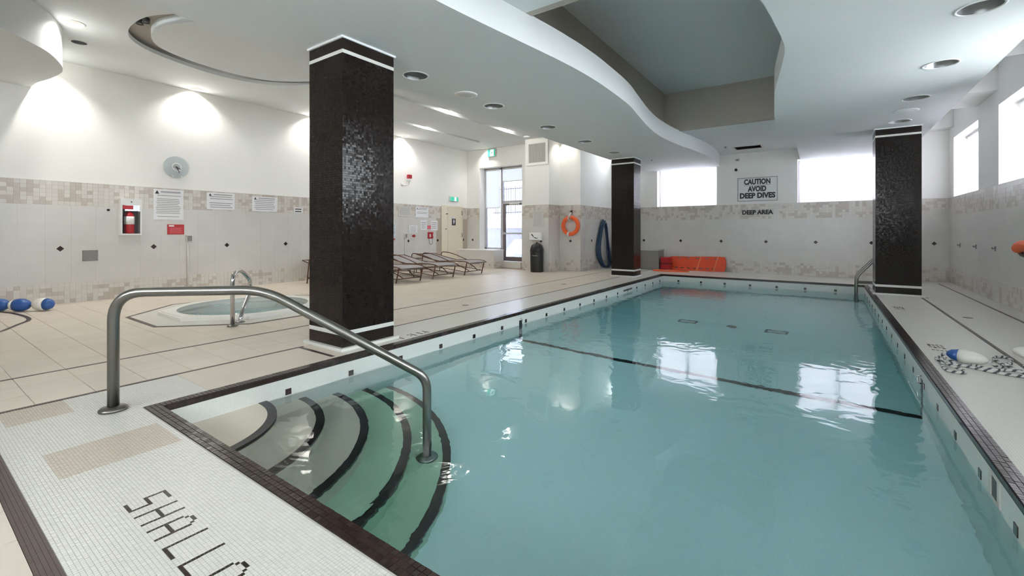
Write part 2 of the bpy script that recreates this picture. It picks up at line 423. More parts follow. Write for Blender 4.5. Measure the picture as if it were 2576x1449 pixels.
# ---- floor
floor = struct(MB().prism(rect(-11.1, 2.9, YF - .2, 15.5), [rect(PX0, PX1, PY0, PY1)[::-1], circ(*TUB, 1.0, 32)], -0.3, -0.009, 'z').build('floor', M_FLOORJ))
def floor_ok(x, y):
    if y > 12.6 and x < -7.95: return False
    if y > 12.05 and x < -7.06: return False
    if y > 12.75 and x < -6.3: return False
    return True
tiles = []
rows = [(-4.667 - (k + 1) * .3213, .3213) for k in range(3)] + [(-5.66 - (k + 1) * .3275, .3275) for k in range(16)]
ty = .3267
for x, w in rows:
    for k in range(-13, 44):
        y = 0.98 + k * ty; cx, cy = x + w / 2, y + ty / 2
        if not floor_ok(cx, cy) or cy < YF or cy > 15.1: continue
        if math.hypot(cx - TUB[0], cy - TUB[1]) < 1.12: continue
        tiles.append((x, y, w, ty))
for kx in range(17):                                  # beige tiles on the near side of the dark strip
    x = -4.63 + kx * .325
    for k in range(11):
        y = .325 - (k + 1) * .325
        if y > YF: tiles.append((x, y, .325, .325))
vis = sorted(tiles, key=lambda t: (0 if seen(t[0] + t[2] / 2, t[1] + t[3] / 2, 0) else 1, dist(t[0] + t[2] / 2, t[1] + t[3] / 2, 0)))
J = .0016
tm = {}
rest = MB()
for i, (x, y, w, h) in enumerate(vis):
    if i < 300:
        key = round(w, 4), round(h, 4)
        if key not in tm:
            b = MB(); a, c, d = w / 2 - J, h / 2 - J, .002
            b.add([(-a, -c, -.01), (a, -c, -.01), (a, c, -.01), (-a, c, -.01), (-a, -c, -d), (a, -c, -d), (a, c, -d), (-a, c, -d), (-a + d, -c + d, 0), (a - d, -c + d, 0), (a - d, c - d, 0), (-a + d, c - d, 0)],
                  [(8, 9, 10, 11)] + [(i0, (i0 + 1) % 4, 4 + (i0 + 1) % 4, 4 + i0) for i0 in range(4)] + [(4 + i0, 4 + (i0 + 1) % 4, 8 + (i0 + 1) % 4, 8 + i0) for i0 in range(4)])
            tm[key] = b.mesh('floor_tile', M_FLOOR)
        inst(tm[key], 'floor_tile', floor, (x + w / 2, y + h / 2, random.uniform(-.0004, .0004)))
    else:
        rest.box(x + J, x + w - J, y + J, y + h - J, -.01, 0, bottom=False)
tag(rest.build('floor_tile_field', M_FLOOR, floor), None, kind='stuff')

# pale mosaic paving round the pool and the tub
pm = MB()
pm.box(PX0 - .665, PX0, 2.75, YB, -.01, 0, bottom=False)
pm.box(PX0, PX1, PY1, YB, -.01, 0, bottom=False)
pm.box(-6.31, -4.66, 13.6, YB, -.01, .001, bottom=False)
pm.box(PX1, 2.55, YF, YB, -.01, 0, bottom=False)
pm.box(-1.0, PX1, .392, PY0, -.01, 0, bottom=False)
pm.build('mosaic_paving', M_DECKW, floor)
pm = MB(); pm.box(PX0 - .665, PX0, 1.5, 2.75, -.01, 0, bottom=False); pm.build('beige_paving', M_FLOOR, floor)
pm = MB(); pm.prism(octagon(TUB, 1.36), [circ(*TUB, 1.0, 32)], -.01, .003, 'z', ends=(False, True)); pm.build('tub_surround', M_DECKW, floor)
# dark inlay strips
def strip(x0, x1, y0, y1, z=.002, m=None): MB().box(x0, x1, y0, y1, -.008, z, bottom=False).build('inlay_strip', m or M_INLAY, floor)
strip(-5.662, -5.630, YF, 12.5); strip(-4.668, -4.636, YF, 2.66); strip(-4.668, -4.636, 3.56, 11.8)
strip(-4.636, -4.03, 2.60, 2.64)
strip(-4.63, PX1, .325, .392)
strip(1.485, 1.525, YF, 11.35); strip(2.222, 2.256, YF, 14.7)
strip(1.56, 1.60, 11.35, 11.42)
strip(.62, .83, 13.95, 14.02)
ob = MB(); ob.prism(octagon(TUB, 1.405), [octagon(TUB, 1.355)[::-1]], -.008, .0045, 'z'); ob.build('inlay_strip', M_INLAY, floor)
arc = catmull([(-11.0, 1.0), (-10.5, 1.09), (-10.187, 1.18), (-9.6, 1.245), (-9.2, 1.22), (-8.9, 1.09), (-8.43, .87), (-8.0, .55), (-7.7, .1), (-7.6, -.5)], 5)
am = MB()
for i in range(len(arc) - 1):
    a, b = Vector(arc[i] + (0,)) if len(arc[i]) == 2 else Vector(arc[i]), Vector(arc[i + 1] + (0,)) if len(arc[i + 1]) == 2 else Vector(arc[i + 1])
    n = Vector((-(b - a).y, (b - a).x, 0)).normalized() * .025
    am.add([tuple((a - n) + Vector((0, 0, .003))), tuple((b - n) + Vector((0, 0, .003))), tuple((b + n) + Vector((0, 0, .003))), tuple((a + n) + Vector((0, 0, .003)))], [(0, 1, 2, 3)])
am.build('inlay_strip', M_INLAY, floor)

# white entry mosaic with lettering, tile by tile
LET = {
 'S': ["######", "#.....", "#.....", "#.....", "#.....", "######", ".....#", ".....#", ".....#", ".....#", "######"],
 'H': ["#.....#"] * 5 + ["#######"] + ["#.....#"] * 5,
 'A': ["..###..", ".#...#.", "#.....#", "#.....#", "#.....#", "#.....#", "#######", "#.....#", "#.....#", "#.....#", "#.....#"],
 'L': ["#......"] * 10 + ["#######"],
 'O': ["..###..", ".#...#."] + ["#.....#"] * 7 + [".#...#.", "..###.."],
 'W': ["#.....#"] * 5 + ["#..#..#"] * 3 + ["#.#.#.#", "##...##", "#.....#"]}
P_ = 0.0145
mx0, my0 = -4.632, .394
dark = set()
for ch, x0 in zip("SHALLOW", (-2.615, -2.47, -2.312, -2.137, -1.985, -1.83, -1.665)):
    c0 = round((x0 - mx0) / P_); r0 = round((.640 - my0) / P_)
    for r, line in enumerate(LET[ch]):
        for c, t in enumerate(line):
            if t == '#': dark.add((c0 + c, r0 + 10 - r))
entry_w, entry_b, entry_d = MB(), MB(), MB()
for i in range(int((mx0 * -1 - 1.0) / P_)):
    for j in range(77):
        x, y = mx0 + i * P_, my0 + j * P_
        if y > 1.495 or (x > PX0 - P_ and y > PY0 - P_): continue
        b = entry_w
        if (i, j) in dark: b = entry_d
        elif -3.587 < x < -3.155 and .52 < y < 1.04: b = entry_b
        elif x < -4.28 and .452 < y < .785: b = entry_b
        g = .0009; z = random.uniform(-.0006, .0004)
        b.box(x + g, x + P_ - g, y + g, y + P_ - g, -.006, z, bottom=False)
MB().box(mx0, -1.0, .392, PY0, -.012, -.002, bottom=False).box(mx0, PX0, PY0, 1.5, -.012, -.002, bottom=False).build('mosaic_bed', M_MOSG, floor)
tag(entry_w.build('white_mosaic', M_MOS, floor), None, kind='stuff')
tag(entry_b.build('beige_mosaic', M_MOSB, floor), None, kind='stuff')
tag(entry_d.build('shallow_lettering', M_DARKT, floor), None, kind='stuff')['label'] = 'dark mosaic letters spelling SHALLOW in the white entry mosaic'
# depth marks laid in dark mosaic in the paving
def marks(cells, x, y, ux, uy, s=.024):
    m = MB()
    for a, b in cells:
        px, py = x + a * ux[0] + b * uy[0], y + a * ux[1] + b * uy[1]
        m.box(px, px + s, py, py + s, -.004, .0025, bottom=False)
    m.build('depth_mark', M_INLAY, floor)
glyph = [(0, 0), (0, 1), (0, 2), (0, 3), (3, 0), (3, 2), (4, 0), (4, 1), (4, 2), (4, 3), (6, 0), (6, 1), (6, 2), (6, 3), (7, 3), (8, 0), (8, 1), (8, 2), (8, 3)]
for yy in (9.45, 6.42, 3.45): marks(glyph, 1.03, yy, (0, .034), (-.034, 0))
marks(glyph, -4.14, 3.52, (0, .05), (.03, 0))
for x, y in ((-5.0, 5.74), (-5.09, 9.39), (1.70, 9.10)):
    MB().lathe([(.055, 0), (.055, .004), (.045, .005), (0, .005)], 16, c=(x, y, 0)).build('floor_drain', M_GREY, floor)

# ---- pool coping: dark mosaic, three tiles wide
coping = struct(MB().prism(rect(PX0, PX1, PY0, PY1), [rect(IX0, IX1, IY0, IY1)[::-1]], -.045, .001, 'z').build('trim_1', M_DARKG), 'dark brown mosaic coping round the edge of the pool')
ct = []
p = CW / 3
nx = int((PX1 - PX0) / p); ny = int((PY1 - PY0) / p)
for r in range(3):
    for i in range(nx):
        x = PX0 + (i + .5) * (PX1 - PX0) / nx
        ct.append((x, PY0 + (r + .5) * p)); ct.append((x, PY1 - (r + .5) * p))
    for i in range(3, ny - 3):
        y = PY0 + (i + .5) * (PY1 - PY0) / ny
        ct.append((PX0 + (r + .5) * p, y)); ct.append((PX1 - (r + .5) * p, y))
ct.sort(key=lambda t: (0 if seen(t[0], t[1], 0, 10) else 1, dist(t[0], t[1], 0)))
h = p / 2 - .0016
cm = MB().box(-h, h, -h, h, -.006, .004, bottom=False).mesh('coping_tile', M_DARKT)
cr = MB()
for i, (x, y) in enumerate(ct):
    dz = random.uniform(-.0008, .0008)
    if i < 300: inst(cm, 'coping_tile', coping, (x, y, dz), (random.uniform(-.03, .03), random.uniform(-.03, .03), 0))
    else: cr.box(x - h, x + h, y - h, y + h, -.006, .004 + dz, bottom=False)
for k in range(ny):                                   # the lip facing the water
    y = IY0 + (k + .5) * (IY1 - IY0) / ny
    for sx, X in ((1, IX0), (-1, IX1)): cr.box(min(X - .002 * sx, X + .004 * sx), max(X - .002 * sx, X + .004 * sx), y - h, y + h, -.034, -.004, bottom=False)
for k in range(nx):
    x = IX0 + (k + .5) * (IX1 - IX0) / nx
    cr.box(x - h, x + h, IY1 - .004, IY1 + .002, -.034, -.004, bottom=False)
tag(cr.build('coping_tile_field', M_DARKT, coping), None, kind='stuff')

# ---- pool basin
basin = struct(MB().prism(rect(IX0 - .25, IX1 + .25, IY0 - .25, IY1 + .25), [rect(IX0, IX1, IY0, IY1)[::-1]], -2.2, -.045, 'z').build('pool_basin', M_POOLW), 'white mosaic pool basin under teal water')
def zfl(y): return -.98 - .03 * (y - 1) if y < 5.75 else (-1.12 - .118 * (y - 5.75) if y < 9 else -1.504)
MB().prism([(1.0, -2.2), (13.4, -2.2), (13.4, -1.504), (9, -1.504), (5.75, -1.12), (1.0, -.98)], [], IX0 - .1, IX1 + .1, 'x').build('basin_floor', M_POOL, basin)
RS = [.72, 1.065, 1.40, 1.735, 2.04]; ZS = [-.188, -.37, -.54, -.71, -.88]
def quarter(r, n=28): return [(IX0 + r * math.cos(PI / 2 * i / n), IY0 + r * math.sin(PI / 2 * i / n)) for i in range(n + 1)]
for k, (r, z) in enumerate(zip(RS, ZS)):
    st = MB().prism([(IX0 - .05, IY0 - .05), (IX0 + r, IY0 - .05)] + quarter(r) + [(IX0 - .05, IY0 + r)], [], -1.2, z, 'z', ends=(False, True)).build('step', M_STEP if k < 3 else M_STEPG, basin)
    MB().prism(quarter(r + .004) + quarter(r - .062)[::-1], [], z - .032, z + .003, 'z').build('nosing', M_NOSE, st)
sq = MB().box(-.004, .004, -.026, .026, -.026, .026).mesh('marker_tile', M_DARKT)
sqf = MB().box(-.026, .026, -.004, .004, -.026, .026).mesh('marker_tile', M_DARKT)
for k in range(18): inst(sq, 'marker_tile', basin, (IX0 + .001, 2.084 + .637 * k, -.163))
for k in range(17): inst(sq, 'marker_tile', basin, (IX1 - .001, 3.10 + .6 * k, -.163))
for k in range(8): inst(sqf, 'marker_tile', basin, (-3.44 + .608 * k, IY1 - .001, -.163))
# floor stripe at the slope break, running up both walls
sb = MB(); z0 = zfl(5.75)
sb.add([(IX0, 5.72, z0 + .008), (IX1, 5.56, z0 + .02), (IX1, 5.66, z0 + .012), (IX0, 5.82, z0 - .004)], [(0, 1, 2, 3)])
sb.box(IX0 - .001, IX0 + .004, 5.72, 5.80, z0, -.13); sb.box(IX1 - .004, IX1 + .001, 5.57, 5.65, z0, -.13)
sb.build('depth_stripe', M_NOSE, basin)
for x in (IX0, IX1):
    s_ = 1 if x < -1 else -1
    MB().tube(fillet([(x, 5.76 if s_ > 0 else 5.61, -.10), (x + .03 * s_, 5.76 if s_ > 0 else 5.61, -.10), (x + .03 * s_, 5.76 if s_ > 0 else 5.61, -.17), (x, 5.76 if s_ > 0 else 5.61, -.17)], .012, 3), .006, 8).build('rope_anchor', M_CHROME, basin)
def drain(x, y, w, d):
    z = zfl(y) + .004; r = thing('main_drain', 'rectangular drain grate on the pool floor, ' + ('nearer the left deck' if x < -1.5 else 'nearer the ladder'), 'drain', (x, y, z))
    MB().prism(rect(x - w, x + w, y - d, y + d), [rect(x - w * .78, x + w * .78, y - d * .7, y + d * .7)[::-1]], z, z + .02, 'z').build('frame', M_DGREY, r)
    g = MB()
    for k in range(9): g.box(x - w * .78 + k * w * .173, x - w * .78 + k * w * .173 + w * .12, y - d * .7, y + d * .7, z, z + .012)
    g.build('grate', M_LGREY, r)
drain(-2.14, 8.87, .17, .12); drain(-.68, 8.86, .17, .12)
zz = zfl(8.86)
r = thing('hydrostatic_drain', 'small round drain between the two rectangular pool drains', 'drain', (-1.38, 8.86, zz))
MB().lathe([(.085, 0), (.085, .02), (.06, .028), (0, .03)], 20, c=(-1.38, 8.86, zz)).build('cover', M_BLACK, r)
MB().lathe([(.03, .028), (.03, .036), (0, .038)], 12, c=(-1.38, 8.86, zz)).build('cap', M_DGREY, r)
def skimmer(x, y0, y1, z0, z1, s_):
    r = thing('skimmer', 'wall skimmer slot at the waterline by the ' + ('far black column' if s_ > 0 else 'right deck'), 'skimmer', (x, (y0 + y1) / 2, z0))
    xs = sorted((x, x + .006 * s_)); MB().prism(rect(y0, y1, z0, z1), [rect(y0 + .04, y1 - .04, z0 + .012, z1 - .012)[::-1]], xs[0], xs[1], 'x').build('face_plate', M_LGREY, r)
    MB().box(x - .001, x + .001, y0 + .04, y1 - .04, z0 + .012, z1 - .012).build('weir_flap', M_DGREY, r)
skimmer(IX0, 10.05, 10.7, -.175, -.11, 1); skimmer(IX1, 3.33, 3.52, -.19, -.05, -1)
water = MB().box(IX0 - .03, IX1 + .03, IY0 - .03, IY1 + .03, -2.0, WATER).build('pool_water', M_WATER, base=True)
tag(water, 'calm teal water filling the swimming pool', 'water', kind='stuff')

# ---- walls
def wall(name, outer, holes, a, b, axis): return struct(MB().prism(outer, holes, a, b, axis).build(name, M_PAINT))
DOORW = [(-10.3, .0), (-8.44, .0), (-8.44, 3.56), (-10.3, 3.56)]
wall_left = wall('wall_left', rect(YF - .2, 12.8, -.2, 4.5), [], XL - .25, XL, 'x')
wall_bl = wall('wall_back_left', [(XL - .2, -.2), (-10.3, -.2), (-10.3, 3.56), (-8.44, 3.56), (-8.44, -.2), (-7.5, -.2), (-7.5, 4.5), (XL - .2, 4.5)], [], 12.6, 13.02, 'y')
pier = wall('wall_pier', rect(-7.95, -7.06, 12.05, 13.02), [], -.2, 4.5, 'z')
wall_ring = wall('wall_ring', rect(-7.5, -6.31, 12.74, 15.6), [], -.2, 4.5, 'z')
wall_back = wall('wall_back', rect(-6.6, 2.95, -.2, 3.8), [rect(-4.66, -2.79, 2.08, 3.33)[::-1], rect(-.645, 1.25, 2.08, 3.33)[::-1]], YB, YB + .42, 'y')
RW = [(12.69, 14.78), (9.32, 11.415), (5.95, 8.05), (2.58, 4.68), (-.79, 1.31), (-3.1, -2.0)]  # those past the visible pair are unseen, added for more daylight
RWN = [3, 4, 5, 6, 7, 9]
wall_right = wall('wall_right', rect(YF - .2, YB + .4, -.2, 4.5), [rect(a, b, 2.085, 3.50)[::-1] for a, b in RW], XR, XR + .42, 'x')
FW = [(-4.6, -2.6), (-2.1, -.3), (0, 1.6)]  # unseen windows added behind the camera to bring in daylight
wall_front = wall('wall_front', rect(XL - .2, XR + .4, -.2, 4.5), [rect(a, b, 1.9, 3.1)[::-1] for a, b in FW], YF - .2, YF, 'y')
for k, (a, b) in enumerate(FW):
    w = struct(MB().prism(rect(a, b, 1.9, 3.1), [rect(a + .06, (a + b) / 2 - .03, 1.96, 3.04)[::-1], rect((a + b) / 2 + .03, b - .06, 1.96, 3.04)[::-1]], YF - .15, YF - .08, 'y').build('window_%d' % (k + 10), M_FRAME), 'unseen window added behind the viewer for more daylight')
    MB().box(a + .06, b - .06, YF - .118, YF - .112, 1.96, 3.04).build('pane', M_GLASS, w)
roof = struct(MB().box(XL - .3, XR + .5, YF - .3, YB + .5, 4.75, 4.9).build('ceiling_roof_slab', M_CEIL))

def clad(par, axis, pl, sg, a0, a1, top, d0=None, dstep=1.3, bandh=.41, unit=.075, parts=0, skip=(), base_h=.0):
    """tile wainscot: field tiles, mosaic bands above and below, dark diamonds"""
    th = .008; lo, hi = (pl, pl + th * sg) if sg > 0 else (pl + th * sg, pl)
    def bx(mb, p0, p1, z0, z1, e=0.0, m=None):
        l2, h2 = (lo, hi + e) if sg > 0 else (lo - e, hi)
        if axis == 'x': mb.box(l2, h2, p0, p1, z0, z1, m)
        else: mb.box(p0, p1, l2, h2, z0, z1, m)
    def blocked(p, q, z0, z1): return any(q > s[0] and p < s[1] and z1 > s[2] and z0 < s[3] for s in skip)
    f = MB(); z0, z1 = .35, top - bandh
    n = max(1, round((a1 - a0) / .325)); nz = round((z1 - z0) / .34)
    for i in range(n):
        for k in range(nz):
            p0, p1 = a0 + i * (a1 - a0) / n, a0 + (i + 1) * (a1 - a0) / n; q0, q1 = z0 + k * (z1 - z0) / nz, z0 + (k + 1) * (z1 - z0) / nz
            if not blocked(p0, p1, q0, q1): bx(f, p0 + .0005, p1 - .0005, q0 + .0005, q1 - .0005)
    if f.v: tag(f.build('wall_tile_field', M_TILEW, par), None, kind='stuff')
    f = MB(); bx(f, a0, a1, 0, top, -.004)
    f.build('tile_bed', M_GROUT, par)
    rnd = random.Random(hash((round(a0, 2), round(pl, 2))) & 255)
    pieces = []
    for (b0, b1) in ((top - bandh, top), (.0, .35)):
        nr = max(1, round((b1 - b0) / unit)); nu = max(1, round((a1 - a0) / unit))
        uh, uw = (b1 - b0) / nr, (a1 - a0) / nu
        grid = [[rnd.random() < .38 for _ in range(nu)] for _ in range(nr)]
        for r in range(nr):
            for c in range(1, nu):
                if rnd.random() < .38: grid[r][c] = grid[r][c - 1]
            for c in range(nu):
                if r and rnd.random() < .22: grid[r][c] = grid[r - 1][c]
        if b0 == 0:
            for r in range(nr):
                for c in range(nu):
                    if r == nr - 1 and rnd.random() < .75: grid[r][c] = False
        for r in range(nr):
            for c in range(nu):
                p, z = a0 + (c + .5) * uw, b0 + (r + .5) * uh
                if not blocked(p - uw / 2, p + uw / 2, z - uh / 2, z + uh / 2): pieces.append((p, z, uw, uh, grid[r][c]))
    def wp(p, z): return (hi if sg > 0 else lo, p, z) if axis == 'x' else (p, hi if sg > 0 else lo, z)
    pieces.sort(key=lambda t: (0 if seen(*wp(t[0], t[1]), 5) else 1, dist(*wp(t[0], t[1]))))
    sh = {}; rl, rt_ = MB(), MB()
    for i, (p, z, uw, uh, tan) in enumerate(pieces):
        e = .0012
        if i < parts:
            key = (round(uw, 4), round(uh, 4), tan)
            if key not in sh:
                q = MB(); a, b = uw / 2 - e, uh / 2 - e
                if axis == 'x': q.box(-th, .0, -a, a, -b, b)
                else: q.box(-a, a, 0 if sg < 0 else -th, th if sg < 0 else 0, -b, b)
                sh[key] = q.mesh('band_tile', M_BTAN if tan else M_BLIGHT)
            inst(sh[key], 'band_tile', par, wp(p, z))
        else: bx(rt_ if tan else rl, p - uw / 2 + e, p + uw / 2 - e, z - uh / 2 + e, z + uh / 2 - e)
    if rl.v: tag(rl.build('pale_band_field', M_BLIGHT, par), None, kind='stuff')
    if rt_.v: tag(rt_.build('tan_band_field', M_BTAN, par), None, kind='stuff')
    f = MB(); bx(f, a0, a1, top, top + .006, .001); f.build('tile_edge', M_BLIGHT, par)
    if d0 is not None:
        q = MB(); t = .05
        pts = [(-t, 0), (0, -t), (t, 0), (0, t)]
        q.prism(pts, [], -.004, .003, axis)
        dm = q.mesh('diamond_tile', M_DARKT)
        p = d0
        while p < a1 - .03:
            if not blocked(p - .05, p + .05, .9, 1.0) and p > a0: inst(dm, 'diamond_tile', par, wp(p, .955))
            p += dstep
clad(wall_left, 'x', XL, 1, YF, 12.6, 2.125, 1.799 - 1.313 * 3, 1.32, .41, .0745, 300, skip=[(11.2, 12.33, 0, 2.2)])
clad(wall_bl, 'y', 12.6, -1, XL, -10.3, 2.11, -10.62, 1.3, .41, .08)
clad(wall_bl, 'y', 12.6, -1, -8.44, -7.95, 2.11, None, 1.3, .41, .08)
clad(pier, 'y', 12.05, -1, -7.95, -7.06, 2.10, -7.34, 1.3, .41, .08)
clad(pier, 'x', -7.06, 1, 12.05, 12.74, 2.10, None, 1.3, .41, .08)
clad(wall_ring, 'y', 12.74, -1, -7.06, -6.31, 2.10, -6.66, 1.3, .41, .08)
clad(wall_ring, 'x', -6.31, 1, 12.74, YB, 2.09, 13.55, 1.25, .42, .08)
clad(wall_back, 'y', YB, -1, -6.31, XR, 2.08, -5.111, 1.225, .44, .0735, 0)
clad(wall_right, 'x', XR, -1, YF, YB, 2.08, None, 1.3, .42, .08)

# ---- columns
def column(x0, x1, y0, y1, label):
    c = thing('column', label, 'column', ((x0 + x1) / 2, (y0 + y1) / 2, 0)); c['kind'] = 'structure'
    e = .004
    MB().prism(rect(x0 - .045, x1 + .045, y0 - .045, y1 + .045), [], 0, .03, 'z').build('plinth', M_WHITEB, c)
    MB().box(x0, x1, y0, y1, .03, .155).build('base_course', M_COLTOP, c)
    MB().box(x0 - .002, x1 + .002, y0 - .002, y1 + .002, .155, .2).build('white_band', M_WHITEB, c)
    MB().box(x0, x1, y0, y1, .2, ZLOW - .175).build('shaft', M_COLUMN, c)
    MB().box(x0 - .002, x1 + .002, y0 - .002, y1 + .002, ZLOW - .175, ZLOW - .137).build('white_band', M_WHITEB, c)
    MB().box(x0, x1, y0, y1, ZLOW - .137, ZLOW - .022).build('top_course', M_COLTOP, c)
    MB().box(x0 - .018, x1 + .018, y0 - .018, y1 + .018, ZLOW - .022, ZLOW).build('shadow_trim', M_CEIL, c)
column(-4.765, -4.14, 2.80, 3.475, 'nearest black mosaic column, beside the pool steps handrail')
column(-4.95, -4.30, 11.95, 12.50, 'black mosaic column near the hanging blue hose at the far left pool corner')
column(.83, 1.52, 11.50, 12.12, 'black mosaic column by the pool ladder on the right deck')

# ---- ceilings
waveL = [(-2.65, -3.4), (-2.57, -1.8), (-2.75, 0), (-2.9, 1.6), (-2.85, 2.6), (-2.79, 3.25), (-2.69, 4.05), (-2.605, 4.75), (-2.56, 5.4), (-2.56, 6.05), (-2.6, 6.98), (-2.7, 7.7), (-2.83, 8.65), (-2.90, 9.5), (-2.885, 10.3), (-2.82, 11.1), (-2.72, 11.75), (-2.62, 12.7), (-2.59, 13.5), (-2.62, 14.3), (-2.72, 15.3)]
waveR = [(-.55, -3.4), (-.42, -1.3), (-.52, 0), (-.72, 1.4), (-.73, 2.6), (-.6, 3.6), (-.468, 4.508), (-.427, 4.899), (-.391, 5.309), (-.371, 5.626), (-.37, 5.892), (-.403, 6.199), (-.483, 6.754), (-.582, 7.424), (-.635, 7.921), (-.702, 8.752), (-.755, 9.5), (-.74, 10.25), (-.66, 11.1), (-.591, 11.7), (-.562, 12.4), (-.56, 13.2), (-.575, 15.3)]
wl_ = [p[:2] for p in catmull([p + (0,) for p in waveL], 5)]; wr_ = [p[:2] for p in catmull([p + (0,) for p in waveR], 5)]
CAN_L = [(-4.42, 4.075), (-4.44, 5.80), (-4.465, 7.58), (-4.475, 9.27), (-4.49, 11.01)]
CAN_R = [(1.165, 5.81), (1.165, 7.50), (1.145, 9.19), (1.135, 10.94)]
HR = .158
def chole(c, r=HR): return circ(c[0], c[1], r, 28)[::-1]
sl = MB().prism([(-5.04, -3.4)] + wl_ + [(-5.04, 15.3)], [chole(c) for c in CAN_L], ZLOW, ZMID + .012, 'z', smooth=False)
sl.s = [len(f) == 4 for f in sl.f]
soffit_l = struct(sl.build('ceiling_soffit_left', M_CEIL))
sr = MB().prism([(1.735, -3.4)] + wr_ + [(1.735, 15.3)], [chole(c) for c in CAN_R], ZLOW, ZMID + .012, 'z')
soffit_r = struct(sr.build('ceiling_soffit_right', M_CEIL))
for o in (soffit_l, soffit_r):
    for p_ in o.data.polygons: p_.use_smooth = abs(p_.normal.z) < .3
    o.data.set_sharp_from_angle(angle=.7)
struct(MB().box(-5.04, -4.96, -3.4, 15.3, ZLOW + .2, 4.5).build('ceiling_fascia_left', M_CEIL))
struct(MB().box(1.66, 1.735, -3.4, 15.3, ZLOW + .2, 4.5).build('ceiling_fascia_right', M_CEIL))
RX0, RX1, RY0, RY1 = -3.15, .15, 4.18, 10.935
mid = struct(MB().prism(rect(-4.97, 1.7, -3.4, 15.3), [rect(RX0 - .1, RX1 + .1, RY0 - .1, RY1 + .1)[::-1]], ZMID, ZMID + .08, 'z').build('ceiling_pool', M_CEIL))
MB().prism(rect(RX0 - .1, RX1 + .1, RY0 - .1, RY1 + .1), [rect(RX0, RX1, RY0, RY1)[::-1]], ZMID, 4.56, 'z').build('recess_side', M_RING, mid)  # darker side colour paints in the shade inside the recess
MB().box(RX0 - .1, RX1 + .1, RY0 - .1, RY1 + .1, 4.56, 4.62).build('recess_top', M_CEIL, mid)

OV = [(-7.275, 2.33), (-7.675, 2.147), (-8.067, 2.101), (-8.45, 2.13), (-8.8, 2.26), (-9.12, 2.58), (-9.36, 3.149), (-9.461, 3.731), (-9.38, 4.25), (-9.1, 4.66), (-8.59, 5.02), (-7.9, 5.22), (-7.1, 5.15), (-6.45, 4.75), (-6.1, 4.1), (-6.12, 3.4), (-6.5, 2.8)]
IV = [(-7.26, 2.60), (-7.646, 2.43), (-8.009, 2.35), (-8.393, 2.385), (-8.78, 2.60), (-9.02, 3.05), (-9.12, 3.6), (-9.10, 4.05), (-8.93, 4.48), (-8.45, 4.87), (-7.85, 5.05), (-7.1, 4.98), (-6.5, 4.62), (-6.25, 4.1), (-6.27, 3.5), (-6.6, 2.98)]
ov = [p[:2] for p in catmull([p + (0,) for p in OV], 5, True)]; iv = [p[:2] for p in catmull([p + (0,) for p in IV], 5, True)]
SLOTS = [(-7.80, -7.56, 6.35, 11.75), (-9.47, -9.29, 6.9, 11.55)]
WASH = [(-10.755, 3.80), (-10.755, 6.45), (-10.755, 9.45), (-9.95, 12.40), (-6.78, 12.55), (-10.5, 1.67)]
DOWN = [(-8.77, 1.61), (-9.60, 1.815)]
hi_ = struct(MB().prism(rect(XL - .1, -4.96, -3.4, 15.3), [ov[::-1]] + [rect(*s)[::-1] for s in SLOTS] + [chole(c, .10) for c in WASH + DOWN], ZHI, ZHI + .06, 'z').build('ceiling_high', M_CEIL))
MB().prism(iv, [], ZHI, ZHI + .16, 'z').build('oval_panel', M_CEIL, hi_)
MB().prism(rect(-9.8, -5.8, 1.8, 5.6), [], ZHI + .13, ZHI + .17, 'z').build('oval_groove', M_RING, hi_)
blob = [(-10.95, 1.473), (-10.508, 1.486), (-10.102, 1.56), (-9.646, 1.605), (-9.388, 1.596), (-9.06, 1.516), (-8.63, 1.336), (-8.341, 1.127), (-8.042, .833), (-7.82, .4), (-7.78, -.2), (-7.9, -1.2), (-8.15, -3.4)]
bl = [p[:2] for p in catmull([p + (0,) for p in blob], 5)]
bo = struct(MB().prism(bl + [(-10.95, -3.4)], [], 3.68, ZHI + .01, 'z').build('ceiling_bulkhead', M_CEIL))
for p_ in bo.data.polygons: p_.use_smooth = abs(p_.normal.z) < .3
bo.data.set_sharp_from_angle(angle=.7)
side = struct(MB().box(1.70, XR + .02, -3.4, 15.3, 4.22, 4.3).build('ceiling_side', M_CEIL))
for a, b in [(14.78, 15.25), (11.415, 12.69), (8.05, 9.32), (4.68, 5.95), (1.31, 2.58)]:
    MB().box(1.72, XR, a, b, 3.77, 4.23).build('beam', M_PAINT, side)

# ---- lights in the ceilings
def downlight(x, y, z, r, label, lit=0.0, group=None, warm=(1, .965, .91), ang=118):
    t = thing('downlight', label, 'ceiling light', (x, y, z), 0, group)
    MB().lathe([(r - .004, 0), (r - .004, -.006), (r + .012, -.008), (r + .022, -.002), (r + .022, .001), (r - .004, 0)], 28, c=(x, y, z)).build('trim_ring', M_TRIM, t)
    MB().lathe([(r - .002, -.002), (r - .015, .07), (r * .62, .13), (r * .35, .15), (0, .152)], 28, c=(x, y, z), cap=False).build('reflector', M_ALU, t)
    MB().lathe([(r * .33, .148), (r * .33, .10), (r * .2, .085), (0, .08)], 16, c=(x, y, z)).build('bulb', M_LAMP if lit else M_LENS, t)
    if lit:
        l = bpy.data.lights.new('downlight_lamp', 'SPOT'); l.energy = lit; l.color = warm; l.spot_size = math.radians(ang); l.spot_blend = .8; l.shadow_soft_size = .05
        o = bpy.data.objects.new('downlight_lamp', l); COL.objects.link(o); o.parent = t; o.location = (0, 0, .03)
    return t
ORD = ['nearest', 'second nearest', 'third', 'fourth', 'farthest']
for k, c in enumerate(CAN_L): downlight(c[0], c[1], ZLOW, HR, 'unlit downlight in the left soffit, %s of the row of five' % ORD[k], 0, 'downlights in the left soffit')
